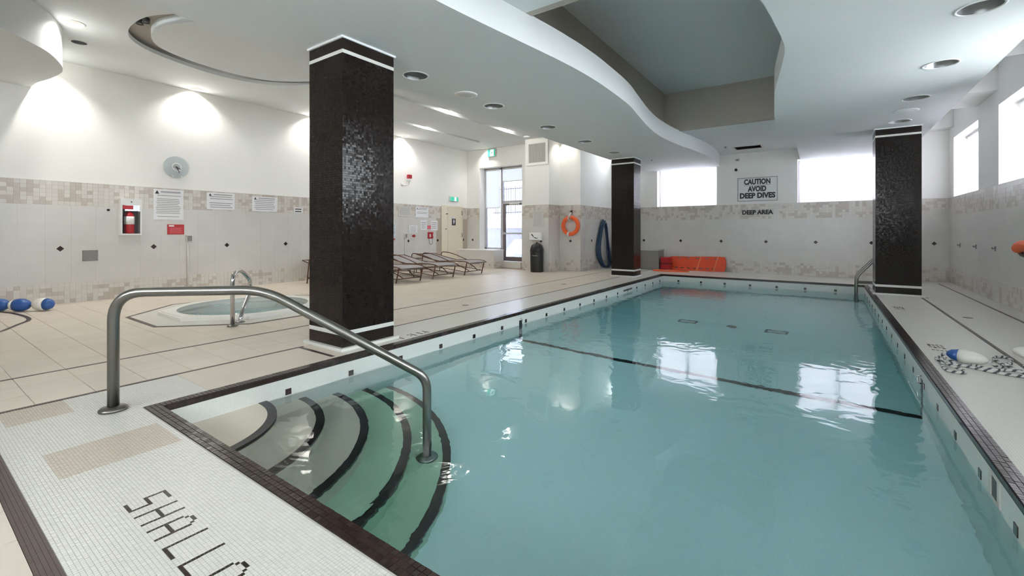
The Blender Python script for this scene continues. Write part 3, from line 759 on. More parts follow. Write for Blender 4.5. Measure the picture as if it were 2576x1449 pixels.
for k, c in enumerate(CAN_R): downlight(c[0], c[1], ZLOW, HR, 'unlit downlight in the right soffit, %s of the row of four' % ['nearest', 'second nearest', 'third', 'farthest'][k], 0, 'downlights in the right soffit')
WL = ['lit wall washer above the round clock', 'lit wall washer high on the left wall behind the nearest column', 'lit wall washer above the red strobe alarm', 'lit downlight beside the ceiling exit sign', 'lit downlight above the orange life ring', 'lit wall washer hidden behind the curved bulkhead']
LW = 105.0
for k, c in enumerate(WASH): downlight(c[0], c[1], ZHI, .10, WL[k], LW * (.5, .5, .45, .2, .16, .5)[k], None, ang=(130, 130, 130, 110, 110, 104)[k])
downlight(DOWN[0][0], DOWN[0][1], ZHI, .10, 'lit round downlight beside the curved bulkhead', 42.0, None, ang=140)
downlight(DOWN[1][0], DOWN[1][1], ZHI, .10, 'unlit downlight between the curved bulkhead and the left wall', 0)
def speaker(x, y, z, label, m):
    t = thing('ceiling_speaker', label, 'speaker', (x, y, z))
    MB().lathe([(.175, 0), (.175, -.008), (.15, -.014), (.11, -.012)], 28, c=(x, y, z)).build('bezel', m, t)
    MB().lathe([(.11, -.011), (.10, -.016), (0, -.018)], 28, c=(x, y, z)).build('grille', M_LGREY if m is M_WHITE else m, t)
speaker(-4.41, 5.07, ZLOW, 'round white ceiling speaker between the left soffit downlights', M_WHITE)
speaker(1.13, 10.06, ZLOW, 'flat round speaker cover among the right soffit downlights', M_CEIL)
for k, (s, lamps) in enumerate(zip(SLOTS, ([8.25, 10.75], [9.1]))):
    t = thing('slot_light', 'long recessed ceiling slot with %s' % ('two lit lamps, beside the left soffit' if k == 0 else 'one lit lamp, nearer the left wall'), 'ceiling light', ((s[0] + s[1]) / 2, (s[2] + s[3]) / 2, ZHI))
    MB().prism(rect(s[0] - .01, s[1] + .01, s[2] - .01, s[3] + .01), [rect(s[0] + .004, s[1] - .004, s[2] + .004, s[3] - .004)[::-1]], ZHI + .002, ZHI + .052, 'z').build('trough_side', M_CEIL, t)
    MB().box(s[0] - .01, s[1] + .01, s[2] - .01, s[3] + .01, ZHI + .05, ZHI + .07).build('trough_top', M_CEIL, t)
    for y in lamps:
        x = (s[0] + s[1]) / 2
        h = MB().lathe([(.05, .052), (.05, .045), (.062, .035), (.058, .035), (.045, .045), (0, .047)], 16, c=(x, y, ZHI)).build('lamp_holder', M_TRIM, t)
        MB().lathe([(.04, .044), (.035, .034), (0, .03)], 14, c=(x, y, ZHI)).build('bulb', M_LAMP, h)
        l = bpy.data.lights.new('slot_lamp', 'POINT'); l.energy = 10; l.color = (1, .965, .91); l.shadow_soft_size = .03
        o = bpy.data.objects.new('slot_lamp', l); COL.objects.link(o); o.parent = t; o.location = (0, y - (s[2] + s[3]) / 2, .012)
for k, p in enumerate([(-8.21, 2.20), (-8.08, 2.24)]):
    t = thing('spotlight', 'small dark adjustable spotlight in the oval ceiling groove, %s of two' % ('outer', 'inner')[k], 'ceiling light', (p[0], p[1], ZHI + .13))
    MB().lathe([(.045, 0), (.045, -.05), (.05, -.07), (.04, -.07), (.03, -.05), (0, -.05)], 14, c=(p[0], p[1], ZHI + .13)).build('head', M_DGREY, t)
    MB().lathe([(.03, -.05), (.02, -.06), (0, -.062)], 12, c=(p[0], p[1], ZHI + .13)).build('lens', M_LENS, t)
def sprinkler(x, y, z, label):
    t = thing('sprinkler_head', label, 'sprinkler', (x, y, z))
    MB().lathe([(.04, 0), (.04, -.004), (.012, -.008), (.01, -.03)], 12, c=(x, y, z)).build('body', M_CHROME, t)
    MB().lathe([(.0, -.03), (.03, -.034), (.03, -.037), (0, -.037)], 12, c=(x, y, z)).build('deflector', M_CHROME, t)
sprinkler(-2.30, 13.75, ZMID, 'chrome sprinkler head on the pool ceiling near the caution sign')
sprinkler(-4.05, 12.72, ZLOW, 'chrome sprinkler head beside the top of the far left column')
t = thing('ceiling_vent', 'rectangular grey air grille in the pool ceiling before the caution sign', 'vent', (-1.78, 14.2, ZMID))
MB().prism(rect(-2.14, -1.42, 13.93, 14.47), [rect(-2.10, -1.46, 13.97, 14.43)[::-1]], ZMID - .01, ZMID, 'z').build('frame', M_LGREY, t)
MB().box(-2.10, -1.46, 13.97, 14.43, ZMID - .002, ZMID + .002).build('backing', M_DGREY, t)
for k in range(12):
    y = 13.985 + k * .037
    MB().add([(-2.10, y, ZMID - .009), (-1.46, y, ZMID - .009), (-1.46, y + .03, ZMID - .003), (-2.10, y + .03, ZMID - .003)], [(0, 1, 2, 3)]).build('slat', M_LGREY, t)

# ---- windows
def side_window(n, a, b, label):
    x = XR + .27; z0, z1 = 2.085, 3.50
    w = struct(MB().prism(rect(a, b, z0, z1), [rect(a + .05, (a + b) / 2 - .025, z0 + .05, z1 - .05)[::-1], rect((a + b) / 2 + .025, b - .05, z0 + .05, z1 - .05)[::-1]], x + .02, x + .07, 'x').build('window_%d' % n, M_FRAME), label)
    for p, q in ((a + .05, (a + b) / 2 - .025), ((a + b) / 2 + .025, b - .05)): MB().box(x + .042, x + .048, p, q, z0 + .05, z1 - .05).build('pane', M_GLASS, w)
    if n < 5:
        MB().box(x - .03, x - .026, a + .07, b - .09, z0 + .01, z1 - .06).build('roller_shade', M_SHADE, w)
        MB().box(x - .036, x - .02, a + .07, b - .09, z0 + .004, z0 + .02).build('hem_bar', M_WHITE, w)
    MB().tube([(x - .03, a + .05, z1 - .045), (x - .03, b - .05, z1 - .045)], .028, 12).build('shade_roll', M_WHITE, w)
RWL = ['high side window with a white shade, nearest the far right corner', 'high side window with a white shade, at the right edge of the view']
for k, (a, b) in enumerate(RW): side_window(RWN[k], a, b, RWL[k] if k < 2 else 'unseen high side window added along the right wall for daylight')
def back_window(n, a, b, label):
    y = YB + .28; z0, z1 = 2.08, 3.33
    w = struct(MB().prism(rect(a, b, z0, z1), [rect(a + .05, (a + b) / 2 - .03, z0 + .05, z1 - .03)[::-1], rect((a + b) / 2 + .03, b - .05, z0 + .05, z1 - .03)[::-1]], y + .02, y + .07, 'y').build('window_%d' % n, M_FRAME), label)
    for p, q in ((a + .05, (a + b) / 2 - .03), ((a + b) / 2 + .03, b - .05)): MB().box(p, q, y + .042, y + .048, z0 + .05, z1 - .03).build('pane', M_GLASS, w)
    MB().box(a + .05, b - .04, y - .05, y - .046, z0 + .02, z1).build('roller_shade', M_SHADE, w)
    MB().box(a + .05, b - .04, y - .056, y - .04, z0 + .012, z0 + .03).build('hem_bar', M_WHITE, w)
back_window(1, -4.66, -2.79, 'shaded window left of the caution sign'); back_window(2, -.645, 1.25, 'shaded window right of the caution sign')

# glazed exit door with side light and transom
gx0, gx1, gy = -10.3, -8.44, 12.90
w = struct(MB().box(gx0, gx0 + .09, gy, gy + .07, .62, 3.56).box(-9.56, -9.46, gy, gy + .07, .2, 3.56).box(gx1 - .05, gx1, gy, gy + .07, .2, 3.56)
    .box(gx0, gx1, gy, gy + .07, 3.49, 3.56).box(gx0, -9.5, gy, gy + .07, .60, .67).box(-9.5, gx1, gy, gy + .07, 2.27, 2.36).build('window_8', M_FRAME), 'tall glazed side light and transom of the exit door')
MB().box(gx0 + .09, -9.56, gy + .03, gy + .036, .67, 3.49).build('pane', M_GLASST, w)
MB().box(-9.46, gx1 - .05, gy + .03, gy + .036, 2.36, 3.49).build('pane', M_GLASST, w)
MB().box(gx0 + .08, -9.57, gy - .03, gy - .026, 2.11, 3.5).build('roller_shade', M_SHADE2, w)
MB().box(-9.45, gx1 - .02, gy - .03, gy - .026, 3.04, 3.5).build('roller_shade', M_SHADE2, w)
MB().box(gx0 + .08, -9.57, gy - .036, gy - .02, 2.10, 2.125).box(-9.45, gx1 - .02, gy - .036, gy - .02, 3.03, 3.055).build('hem_bar', M_LGREY, w)
MB().tube([(gx0 + .06, gy - .03, 3.5), (-9.57, gy - .03, 3.5)], .03, 10).tube([(-9.46, gy - .03, 3.5), (gx1 - .01, gy - .03, 3.5)], .03, 10).build('shade_roll', M_LGREY, w)
d = struct(MB().prism(rect(-9.45, gx1 - .06, .205, 2.265), [rect(-9.36, gx1 - .14, .36, 2.19)[::-1]], gy + .005, gy + .055, 'y').build('door_1', M_FRAMED), 'glazed exit door with a push bar and grey frame')
MB().box(-9.36, gx1 - .14, gy + .027, gy + .033, .36, 2.19).build('pane', M_GLASST, d)
MB().box(-9.44, gx1 - .07, gy - .04, gy - .015, 1.165, 1.215).box(-9.47, -9.39, gy - .05, gy + .01, 1.14, 1.24).build('push_bar', M_FRAME, d)
MB().box(-9.15, -8.75, gy - .045, gy + .004, 2.20, 2.26).build('door_closer', M_LGREY, d)
ledge = struct(MB().box(XL, -9.23, 12.06, 12.62, 0, .60).box(gx0, -9.5, 12.6, gy, 0, .60).box(-9.5, gx1, 12.5, gy + .07, 0, .20).build('trim_2', M_TILEW), 'tiled ledge and door step under the glazed exit')
MB().box(XL, -9.21, 12.045, 12.62, .60, .622).box(gx0, -9.5, 12.62, gy, .60, .622).build('ledge_top', M_WHITE, ledge)
lb = MB(); lt = MB(); rnd = random.Random(3)
for i in range(int(1.67 / .08)):
    for k in range(3):
        (lt if rnd.random() < .4 else lb).box(XL + i * .08 + .002, XL + (i + 1) * .08 - .002, 12.053, 12.06, k * .075 + .002, (k + 1) * .075 - .002)
for i in range(6):
    for k in range(3):
        (lt if rnd.random() < .4 else lb).box(-9.23, -9.223, 12.07 + i * .08 + .002, 12.07 + (i + 1) * .08 - .002, k * .075 + .002, (k + 1) * .075 - .002)
tag(lb.build('pale_band_field', M_BLIGHT, ledge), None, kind='stuff'); tag(lt.build('tan_band_field', M_BTAN, ledge), None, kind='stuff')

# cream changing-room door on the left wall
dr = struct(MB().prism([(11.24, 0), (11.24, 2.17), (12.33, 2.17), (12.33, 0), (12.29, 0), (12.29, 2.11), (11.52, 2.11), (11.52, 0)], [], XL, XL + .03, 'x').build('door_2', M_CREAM), 'cream changing room door with a washroom sign')
MB().box(XL, XL + .018, 11.545, 12.285, .01, 2.105).build('leaf', M_CREAM, dr)
MB().box(XL, XL + .005, 11.52, 11.545, .0, 2.11).build('shadow_gap', M_DARKT, dr)
for z in (.32, 1.05, 1.85): MB().tube([(XL + .03, 12.29, z), (XL + .03, 12.29, z + .16)], .012, 8).build('hinge', M_DGREY, dr)
MB().box(XL + .03, XL + .05, 11.44, 11.53, 1.86, 1.89).build('latch', M_DGREY, dr)
MB().lathe([(.02, .03), (.02, .05), (0, .052)], 12, c=(XL, 11.44, 1.35), axis='x').build('lock_cylinder', M_DGREY, dr)

# ---- outside: snow, walls and fence beyond the glass
yard = struct(MB().prism([(13.02, -.3), (13.02, .12), (13.6, .22), (15.6, .35), (15.6, -.3)], [], -13.5, -6.7, 'x').build('ground_snow', M_SNOW), 'snow covered ground outside the exit door')
struct(MB().prism([(-13.5, 1.9), (-6.6, 1.9), (-6.6, 2.0), (-13.5, 2.0)], [], 15.8, 22, 'y').build('ground_terrace', M_SNOW), 'upper snow terrace behind the retaining wall')
rw = struct(MB().box(-13.5, -6.7, 15.6, 15.85, -.3, 1.42).build('wall_retaining', M_CONC), 'grey concrete retaining wall capped with snow outside the exit door')
sn = MB(); prev = None; rnd = random.Random(5); prof = []
for i in range(40):
    x = -13.5 + i * .175; prof.append((x, 1.62 + .09 * math.sin(i * .9) + rnd.uniform(0, .06)))
sn.prism([(-13.5, 1.41)] + prof + [(-6.675, 1.41)], [], 15.5, 16.3, 'y'); sn.build('snow_cap', M_SNOW, rw)
sn = MB(); sn.prism([(-10.6, .2), (-9.95, .95), (-9.6, .75), (-8.9, .3), (-8.9, .1), (-10.6, .1)], [], 14.3, 14.9, 'y'); sn.build('snow_drift', M_SNOW, yard)
sn = MB(); sn.prism([(-9.9, .2), (-9.5, .45), (-9.25, .40), (-9.0, .55), (-8.6, .42), (-8.2, .2), (-8.2, .1), (-9.9, .1)], [], 13.7, 14.1, 'y'); sn.build('snow_drift', M_SNOW, yard)
f = thing('picket_fence', 'dark iron picket fence above the snowy wall, outside the exit door', 'fence', (-10, 17.5, 2.0))
MB().box(-13.4, -6.7, 17.48, 17.52, 2.16, 2.20).build('rail', M_FENCE, f); MB().box(-13.4, -6.7, 17.48, 17.52, 3.30, 3.34).build('rail', M_FENCE, f)
pk = MB().box(-.011, .011, -.011, .011, 0, 1.45).mesh('picket', M_FENCE)
for i in range(52): inst(pk, 'picket', f, (-3.4 + i * .13, 0, 0))
# pale neighbouring building and snow bank behind the shaded windows
bd = thing('neighbour_building', 'pale building seen dimly through the shaded back windows', 'building', (-1.7, 22.2, 0))
MB().box(-8.5, 9.5, 22, 22.4, -1, 4.2).build('facade', M_SIDING, bd)
for x in (-6.1, -3.4, -.9, 1.9, 4.6):
    fr = MB().prism(rect(x - .38, x + .38, 2.15, 2.85), [rect(x - .32, x + .32, 2.21, 2.79)[::-1]], 21.94, 22.0, 'y').build('window', M_WHITE, bd)
    MB().box(x - .32, x + .32, 21.97, 21.99, 2.21, 2.79).build('pane', M_LGREY, fr)
struct(MB().prism([(15.7, -1), (15.7, 1.7), (17, 1.95), (19.5, 2.2), (22, 2.35), (22, -1)], [], -6.6, 9.5, 'x').build('ground_bank', M_SNOW), 'snow bank outside the back windows')

# ================================================================ THINGS
# ---- pool handrail, bent tube from the deck into the water
ra, rb = Vector((-4.077, .946, 0)), Vector((-2.537, 2.458, -.88))
dv = Vector((rb.x - ra.x, rb.y - ra.y, 0))
hr = thing('pool_handrail', 'large bent stainless handrail from the near deck down into the pool steps', 'handrail', ra)
pth = fillet([ra, (ra.x, ra.y, .825), tuple(ra + dv * .455 + Vector((0, 0, .822))), (rb.x, rb.y, .115), (rb.x, rb.y, -.87)], [.20, .16, .10], 9)
MB().tube(pth, .034, 20).build('rail_tube', M_STEEL, hr)
for q, nm in ((ra, 'deck_flange'), (rb, 'step_flange')):
    MB().lathe([(.082, 0), (.082, .012), (.07, .022), (.04, .028), (.036, .03)], 28, c=(q.x, q.y, q.z + (.003 if q is ra else 0))).build(nm, M_STEEL, hr)

# ---- hot tub
tc = TUB; tub = thing('hot_tub', 'octagonal white hot tub sunk in the left deck', 'hot tub', (tc[0], tc[1], -1.0))
MB().prism(octagon(tc, 1.06), [circ(*tc, .95, 48)], .0, .045, 'z').build('rim', M_FLOATW, tub)
o8 = octagon(tc, 1.06); o8b = octagon(tc, 1.02)
MB().prism(o8b, [circ(*tc, .92, 48)], .045, .055, 'z').build('rim_top', M_FLOATW, tub)
MB().lathe([(.955, .05), (.94, -.1), (.90, -.42), (.48, -.46), (.46, -.85), (.0, -.9)], 48, c=(tc[0], tc[1], 0), cap=False).build('shell', M_FLOATW, tub)
for k in range(6):
    a = k * PI / 3 + .4; MB().lathe([(.03, 0), (.03, .012), (.012, .016), (0, .01)], 10, c=(tc[0] + .9 * math.cos(a), tc[1] + .9 * math.sin(a), -.25)).build('jet', M_LGREY, tub)
tag(MB().lathe([(0, -.8), (.44, -.8), (.45, -.44), (.905, -.40), (.945, -.015), (0, -.015)], 48, c=(tc[0], tc[1], 0)).build('hot_tub_water', M_TUBW, base=True), 'pale blue water inside the white hot tub', 'water', kind='stuff')
q0 = Vector((-6.405, 2.69, 0)); td = Vector((-.74, .67, 0)).normalized(); tn = Vector((-td.y, td.x, 0))
th = thing('tub_handrail', 'curved chrome grab rail standing at the hot tub edge', 'handrail', q0)
def tp(a, z, s=0.0): return tuple(q0 + td * a + tn * s + Vector((0, 0, z)))
MB().tube(fillet([tp(0, 0), tp(0, .70), tp(.30, .72), tp(.66, .55), tp(.66, .36), tp(.36, .15), tp(.26, .0)], [.13, .12, .07, .10, .10], 7), .027, 16).build('rail_tube', M_CHROME, th)
for a in (0, .26): MB().lathe([(.065, .004), (.065, .012), (.05, .022), (.029, .026)], 20, c=tp(a, 0)).build('flange', M_STEEL, th)

# ---- pool ladder rails by the right column
ld = thing('pool_ladder_rails', 'pair of stainless figure-four pool rails behind the right black column', 'ladder', (.9, 12.65, 0))
for y in (12.45, 12.85):
    t_ = MB().tube(fillet([(.575, y, -1.0), (.575, y, .25), (1.02, y, .80), (1.45, y, .80), (1.45, y, 0)], [.12, .12, .14], 7), .025, 14).build('rail', M_STEEL, ld)
    MB().tube([(.575, y, .12), (1.45, y, .12)], .018, 10).build('lower_bar', M_STEEL, ld)
    MB().lathe([(.05, 0.004), (.05, .012), (.03, .02)], 16, c=(1.45, y, 0)).build('flange', M_STEEL, ld)
for z in (-.35, -.62, -.9): MB().box(.53, .62, 12.45, 12.85, z, z + .03).build('tread', M_STEEL, ld)

# ---- sun loungers: foot end towards the pool, head towards the left wall
def make_lounger():
    r = thing('sun_lounger', 'grey sling sun lounger', 'sun lounger', (0, 0, 0)); w = .39
    def B(mb, n, m): return mb.build(n, m, r, raw=True)
    seat = catmull([(.22, 0, .345), (.12, 0, .385), (-.1, 0, .40), (-.5, 0, .385), (-.95, 0, .37)], 4)
    back = catmull([(-.95, 0, .37), (-1.3, 0, .425), (-1.65, 0, .49), (-1.95, 0, .55)], 4)
    for pts, n in ((seat, 'seat_sling'), (back, 'back_sling')):
        m = MB(); vs = []; nn = 5
        for p in pts:
            for j in range(nn):
                s = -1 + 2 * j / (nn - 1); vs.append((p[0], s * (w - .03), p[2] - .02 * (1 - s * s)))
        k = len(pts); up = len(vs); vs += [(a, b, c - .006) for a, b, c in vs]; fs = []
        for i in range(k - 1):
            for j in range(nn - 1):
                a = i * nn + j; fs.append((a, a + 1, a + nn + 1, a + nn)); fs.append((up + a, up + a + nn, up + a + nn + 1, up + a + 1))
        m.add(vs, fs, None, True); B(m, n, M_SLING)
    for s in (-1, 1):
        y = s * w
        B(MB().tube([(p[0], y, p[2]) for p in seat], .015, 8), 'side_rail', M_BROWNM)
        B(MB().tube([(p[0], y, p[2]) for p in back], .015, 8), 'back_rail', M_BROWNM)
        B(MB().tube(catmull([(.14, y, .38), (.11, y, .25), (.04, y, .0)], 4), .016, 8), 'front_leg', M_BROWNM)
        B(MB().tube(fillet([(-1.72, y * 1.04, 0), (-1.62, y * 1.04, .60), (-1.35, y * 1.04, .60), (-.95, y * 1.04, .52), (-.55, y * 1.02, .39)], [.06, .2, .3], 4), .014, 8), 'armrest_leg', M_BROWNM)
        B(MB().tube(catmull([(-.85, y * .92, .36), (-.45, y * .8, .31), (-.12, y * .6, .2), (.06, y * .45, .10)], 4), .013, 8), 'curved_strut', M_BROWNM)
        B(MB().tube(catmull([(-1.69, y * 1.03, .12), (-.9, y, .17), (.06, y, .10)], 4), .010, 6), 'side_stretcher', M_BROWNM)
    for x, z, n in ((.065, .10, 'front_bar'), (-1.69, .14, 'rear_bar'), (-.95, .355, 'hinge_bar'), (-1.95, .55, 'head_bar'), (.2, .345, 'foot_bar')):
        B(MB().tube([(x, -w, z), (x, w, z)], .013, 8), n, M_BROWNM)
    return r
lg = make_lounger()
LB = ['grey sling sun lounger mostly hidden behind the nearest black column', 'grey sling sun lounger emerging beside the nearest black column', 'middle grey sling sun lounger beside the small dark table', 'grey sling sun lounger closest to the glazed exit door']
for k, (x, y) in enumerate([(-8.5, 6.35), (-8.5, 7.565), (-8.47, 8.76), (-8.5, 10.05)]):
    o = lg if k == 0 else copy_tree(lg)
    o.location = (x, y, 0); o['label'] = LB[k]; o['group'] = 'sun loungers by the left wall'
t = thing('side_table', 'small dark round side table between two sun loungers', 'table', (-10.13, 9.405, 0))
MB().lathe([(0, .435), (.15, .435), (.16, .44), (.16, .45), (.15, .455), (0, .455)], 24, c=(-10.13, 9.405, 0)).build('table_top', M_DARKT, t)
for k in range(3):
    a = k * 2.094 + .5; MB().tube([(-10.13 + .04 * math.cos(a), 9.405 + .04 * math.sin(a), .436), (-10.13 + .13 * math.cos(a), 9.405 + .13 * math.sin(a), 0)], .012, 8).build('leg', M_BROWNM, t)

# ---- left wall fittings (all fixed on the tile face)
FX = XL + .009
def notice(y0, y1, z0, z1, label, lines=8, tri=True, frame=None, inset=.08, seedv=1, m=M_PAPER, ink=M_INK, cat='notice', x=FX):
    r = thing('notice', label, cat, (x, (y0 + y1) / 2, z0)); h = z1 - z0; wd = y1 - y0
    MB().cbox(x, x + .012, y0, y1, z0, z1, .003).build('board', m, r)
    rn = random.Random(seedv); t = MB(); top = z1 - h * (.17 if tri else .08); lh = (top - z0 - h * .08) / lines
    for k in range(lines):
        if rn.random() < .14: continue
        a = inset * wd + rn.random() * .05 * wd; b = inset * wd + rn.random() * .10 * wd
        zc = top - (k + .5) * lh
        t.box(x + .0125, x + .0132, y0 + a, y1 - b, zc - lh * .22, zc + lh * .22)
    t.build('printed_lines', ink, r)
    if tri:
        t = MB(); s = h * .075 if h < .5 else .035; c = (y0 + wd * .12, z1 - s * 1.6)
        t.prism([(c[0] - s, c[1] - s), (c[0] + s, c[1] - s), (c[0], c[1] + s)], [], x + .0125, x + .0135, 'x'); t.build('warning_triangle', M_INKD, r)
        MB().box(x + .0125, x + .0132, y0 + wd * .24, y1 - wd * .1, z1 - s * 1.9, z1 - s * .9).build('heading', ink, r)
    if frame:
        MB().prism(rect(y0 - .02, y1 + .02, z0 - .02, z1 + .02), [rect(y0, y1, z0, z1)[::-1]], x, x + .025, 'x').build('frame', frame, r)
    return r
notice(3.13, 3.635, 1.49, 2.10, 'tall white rules notice beside the fire extinguisher cabinet', 13, seedv=2)
notice(4.06, 4.62, 1.735, 2.10, 'wide white notice, second of three along the left wall', 6, seedv=3)
notice(4.99, 5.57, 1.73, 2.075, 'wide white notice close to the nearest black column', 6, seedv=4)
r = notice(5.985, 6.215, 1.72, 1.86, 'small white label at the nearest black column edge', 2, False, seedv=5, ink=M_INKD)
rs = thing('red_sign', 'red rectangular sign with small white heading under the rules notice', 'sign', (FX, 3.505, 1.195))
MB().cbox(FX, FX + .010, 3.36, 3.65, 1.195, 1.40, .003).build('board', M_RED, rs)
MB().box(FX + .0102, FX + .011, 3.385, 3.475, 1.355, 1.385).build('heading', M_WHITE, rs)
tb = MB()
for k in range(5): tb.box(FX + .0102, FX + .011, 3.40, 3.62 - .02 * (k % 2), 1.225 + k * .024, 1.233 + k * .024)
tb.build('printed_lines', mat('pink_print', (226, 120, 128), .6), rs)
# extinguisher cabinet
ex = thing('extinguisher_cabinet', 'white fire extinguisher cabinet with glass front on the left wall', 'fire extinguisher', (FX, 2.757, 1.19))
y0, y1, z0, z1 = 2.60, 2.915, 1.185, 1.875
MB().prism(rect(y0, y1, z0, z1), [rect(y0 + .025, y1 - .025, z0 + .03, z1 - .12)[::-1]], FX, FX + .14, 'x').build('case', M_WHITE, ex)
MB().box(FX, FX + .01, y0 + .02, y1 - .02, z0 + .02, z1 - .1).build('back_panel', M_DGREY, ex)
MB().box(FX + .132, FX + .136, y0 + .025, y1 - .025, z0 + .03, z1 - .12).build('glass_front', M_GLASS, ex)
MB().box(FX + .137, FX + .139, y0 + .03, y1 - .13, z1 - .20, z1 - .13).build('red_strip', M_RED, ex)
bt = MB().lathe([(0, 0), (.075, 0), (.08, .02), (.08, .33), (.06, .385), (.03, .41), (.025, .44), (0, .44)], 20, c=(FX + .08, 2.74, z0 + .035)).build('bottle', M_REDP, ex)
MB().lathe([(.0805, .17), (.0805, .32)], 20, c=(FX + .08, 2.74, z0 + .035)).build('bottle_label', M_WHITE, bt)
MB().box(FX + .05, FX + .12, 2.72, 2.76, z0 + .475, z0 + .505).build('lever', M_BLACK, bt)
MB().lathe([(.012, .14), (.012, .15), (0, .152)], 12, c=(FX, 2.757, z1 - .06), axis='x').build('latch', M_DGREY, ex)
# clock
ck = thing('wall_clock', 'round frosted glass wall clock above the tall rules notice', 'clock', (XL, 3.51, 2.57))
cc = (3.51, 2.57); R_ = .225
MB().disc((XL + .035, cc[0], cc[1]), R_, 40, None, 'x', .006).build('glass_disc', M_GLASSC, ck)
MB().disc((XL + .008, cc[0], cc[1]), R_ * .98, 40, None, 'x', .004).build('tinted_back', mat('pale_blue_grey', (224, 229, 229), .4), ck)
MB().lathe([(.085, 0), (.085, .006), (.066, .006), (.066, 0)], 28, c=(XL + .041, cc[0], cc[1]), axis='x').build('dial_ring', M_WHITE, ck)
MB().lathe([(.014, 0), (.014, .02), (0, .022)], 12, c=(XL + .041, cc[0], cc[1]), axis='x').build('pivot', M_BLACK, ck)
for ang, ln, wd, n in ((-66, .13, .008, 'minute_hand'), (-30, .075, .01, 'hour_hand')):
    a = math.radians(ang); u = (math.cos(a), math.sin(a)); v = (-u[1], u[0])
    MB().prism([(cc[0] - u[0] * .02 + v[0] * wd, cc[1] - u[1] * .02 + v[1] * wd), (cc[0] - u[0] * .02 - v[0] * wd, cc[1] - u[1] * .02 - v[1] * wd), (cc[0] + u[0] * ln - v[0] * wd * .5, cc[1] + u[1] * ln - v[1] * wd * .5), (cc[0] + u[0] * ln + v[0] * wd * .5, cc[1] + u[1] * ln + v[1] * wd * .5)], [], XL + .05, XL + .053, 'x').build(n, M_BLACK, ck)
for dy in (-.07, .085): MB().lathe([(.018, .0), (.018, .045), (0, .047)], 12, c=(XL, cc[0] + dy, cc[1] - .19), axis='x').build('standoff', M_WHITE, ck)
# vent plate, peg, switch with conduit
vp = thing('access_plate', 'plain grey metal access plate low on the left wall', 'access panel', (FX, 2.205, .72))
MB().cbox(FX, FX + .012, 2.10, 2.31, .72, .915, .003).build('plate', M_GREY, vp)
for y in (2.115, 2.295):
    for z in (.735, .9): MB().lathe([(.006, .012), (.006, .014), (0, .015)], 8, c=(FX, y, z), axis='x').build('screw', M_DGREY, vp)
pg = thing('wall_peg', 'small dark peg on the tiles left of the extinguisher cabinet', 'hook', (FX, 2.455, 1.655))
MB().lathe([(.022, 0), (.022, .006), (.008, .01), (.008, .04), (.016, .045), (0, .05)], 12, c=(FX, 2.455, 1.655), axis='x').build('knob', M_BLACK, pg)
def outlet(y, z, label, x=FX, plate=M_GREY):
    r = thing('outlet_box', label, 'outlet', (x, y, z - .07))
    MB().cbox(x, x + .06, y - .055, y + .055, z - .07, z + .07, .006).build('box', M_LGREY, r)
    MB().box(x + .06, x + .064, y - .042, y + .042, z - .055, z + .055).build('cover', plate, r)
    MB().tube([(x + .02, y - .02, z - .07), (x + .02, y - .02, 0.02)], .014, 8).build('conduit', M_LGREY, r)
    return r
outlet(3.73, 1.11, 'grey outlet box with thin conduit beside the red sign')
outlet(9.60, 1.125, 'grey outlet box with pale conduit behind the sun loungers')
# strobe alarm and bent arm
sa = thing('strobe_alarm', 'small red strobe alarm on a curved wall arm above the loungers', 'alarm', (XL, 9.5, 2.72))
MB().cbox(XL + .06, XL + .15, 9.63, 9.77, 2.94, 3.06, .006).build('red_housing', M_REDP, sa)
MB().lathe([(.06, 0), (.075, .03), (.03, .06), (.0, .06)], 16, c=(XL + .1, 9.68, 2.86)).build('horn', M_LGREY, sa)
MB().tube(fillet([(XL, 9.48, 2.74), (XL + .06, 9.55, 2.70), (XL + .1, 9.68, 2.76), (XL + .1, 9.69, 2.88)], .08, 5), .016, 10).build('arm', M_LGREY, sa)
MB().lathe([(.05, 0), (.05, .01), (.02, .016), (0, .016)], 14, c=(XL, 9.48, 2.74), axis='x').build('wall_plate', M_LGREY, sa)
notice(9.32, 9.84, 1.73, 2.05, 'cream notice below the strobe alarm', 9, False, seedv=6, m=M_LGREY)
notice(10.04, 10.61, 1.72, 2.06, 'white notice between the cream notice and the cream door', 6, seedv=7)
notice(10.255, 10.52, 1.325, 1.61, 'left of two small framed certificates above the red telephone', 4, False, M_WHITE, seedv=8)
notice(10.745, 11.01, 1.32, 1.61, 'right of two small framed certificates above the red telephone', 4, False, M_WHITE, seedv=9)
notice(9.76, 10.11, 1.20, 1.45, 'white paper with printed lines left of the red telephone', 6, False, seedv=10)
notice(8.92, 9.22, 1.08, 1.50, 'pale paper notice just right of the nearest column', 5, True, seedv=11, m=mat('pale_blue_paper', (206, 214, 220), .6))
ps = thing('phone_sign', 'small pink red sign above the wall telephone', 'sign', (FX, 10.635, 1.345))
MB().cbox(FX, FX + .008, 10.54, 10.73, 1.345, 1.46, .003).build('board', mat('faded_red', (214, 92, 108), .5), ps)
MB().box(FX + .0082, FX + .009, 10.565, 10.705, 1.385, 1.42).build('printed_lines', mat('pink_print', (226, 120, 128), .6), ps)
tl = thing('wall_telephone', 'red emergency wall telephone with hanging cord', 'telephone', (FX, 10.67, 1.02))
MB().cbox(FX, FX + .07, 10.575, 10.765, 1.02, 1.24, .012).build('body', M_REDP, tl)
hs = MB().tube(catmull([(FX + .11, 10.72, 1.05), (FX + .085, 10.72, 1.09), (FX + .085, 10.72, 1.18), (FX + .11, 10.72, 1.225)], 5), .022, 10).build('handset', M_REDP, tl)
MB().cbox(FX + .071, FX + .075, 10.60, 10.67, 1.07, 1.17, .001).build('keypad', M_LGREY, tl)
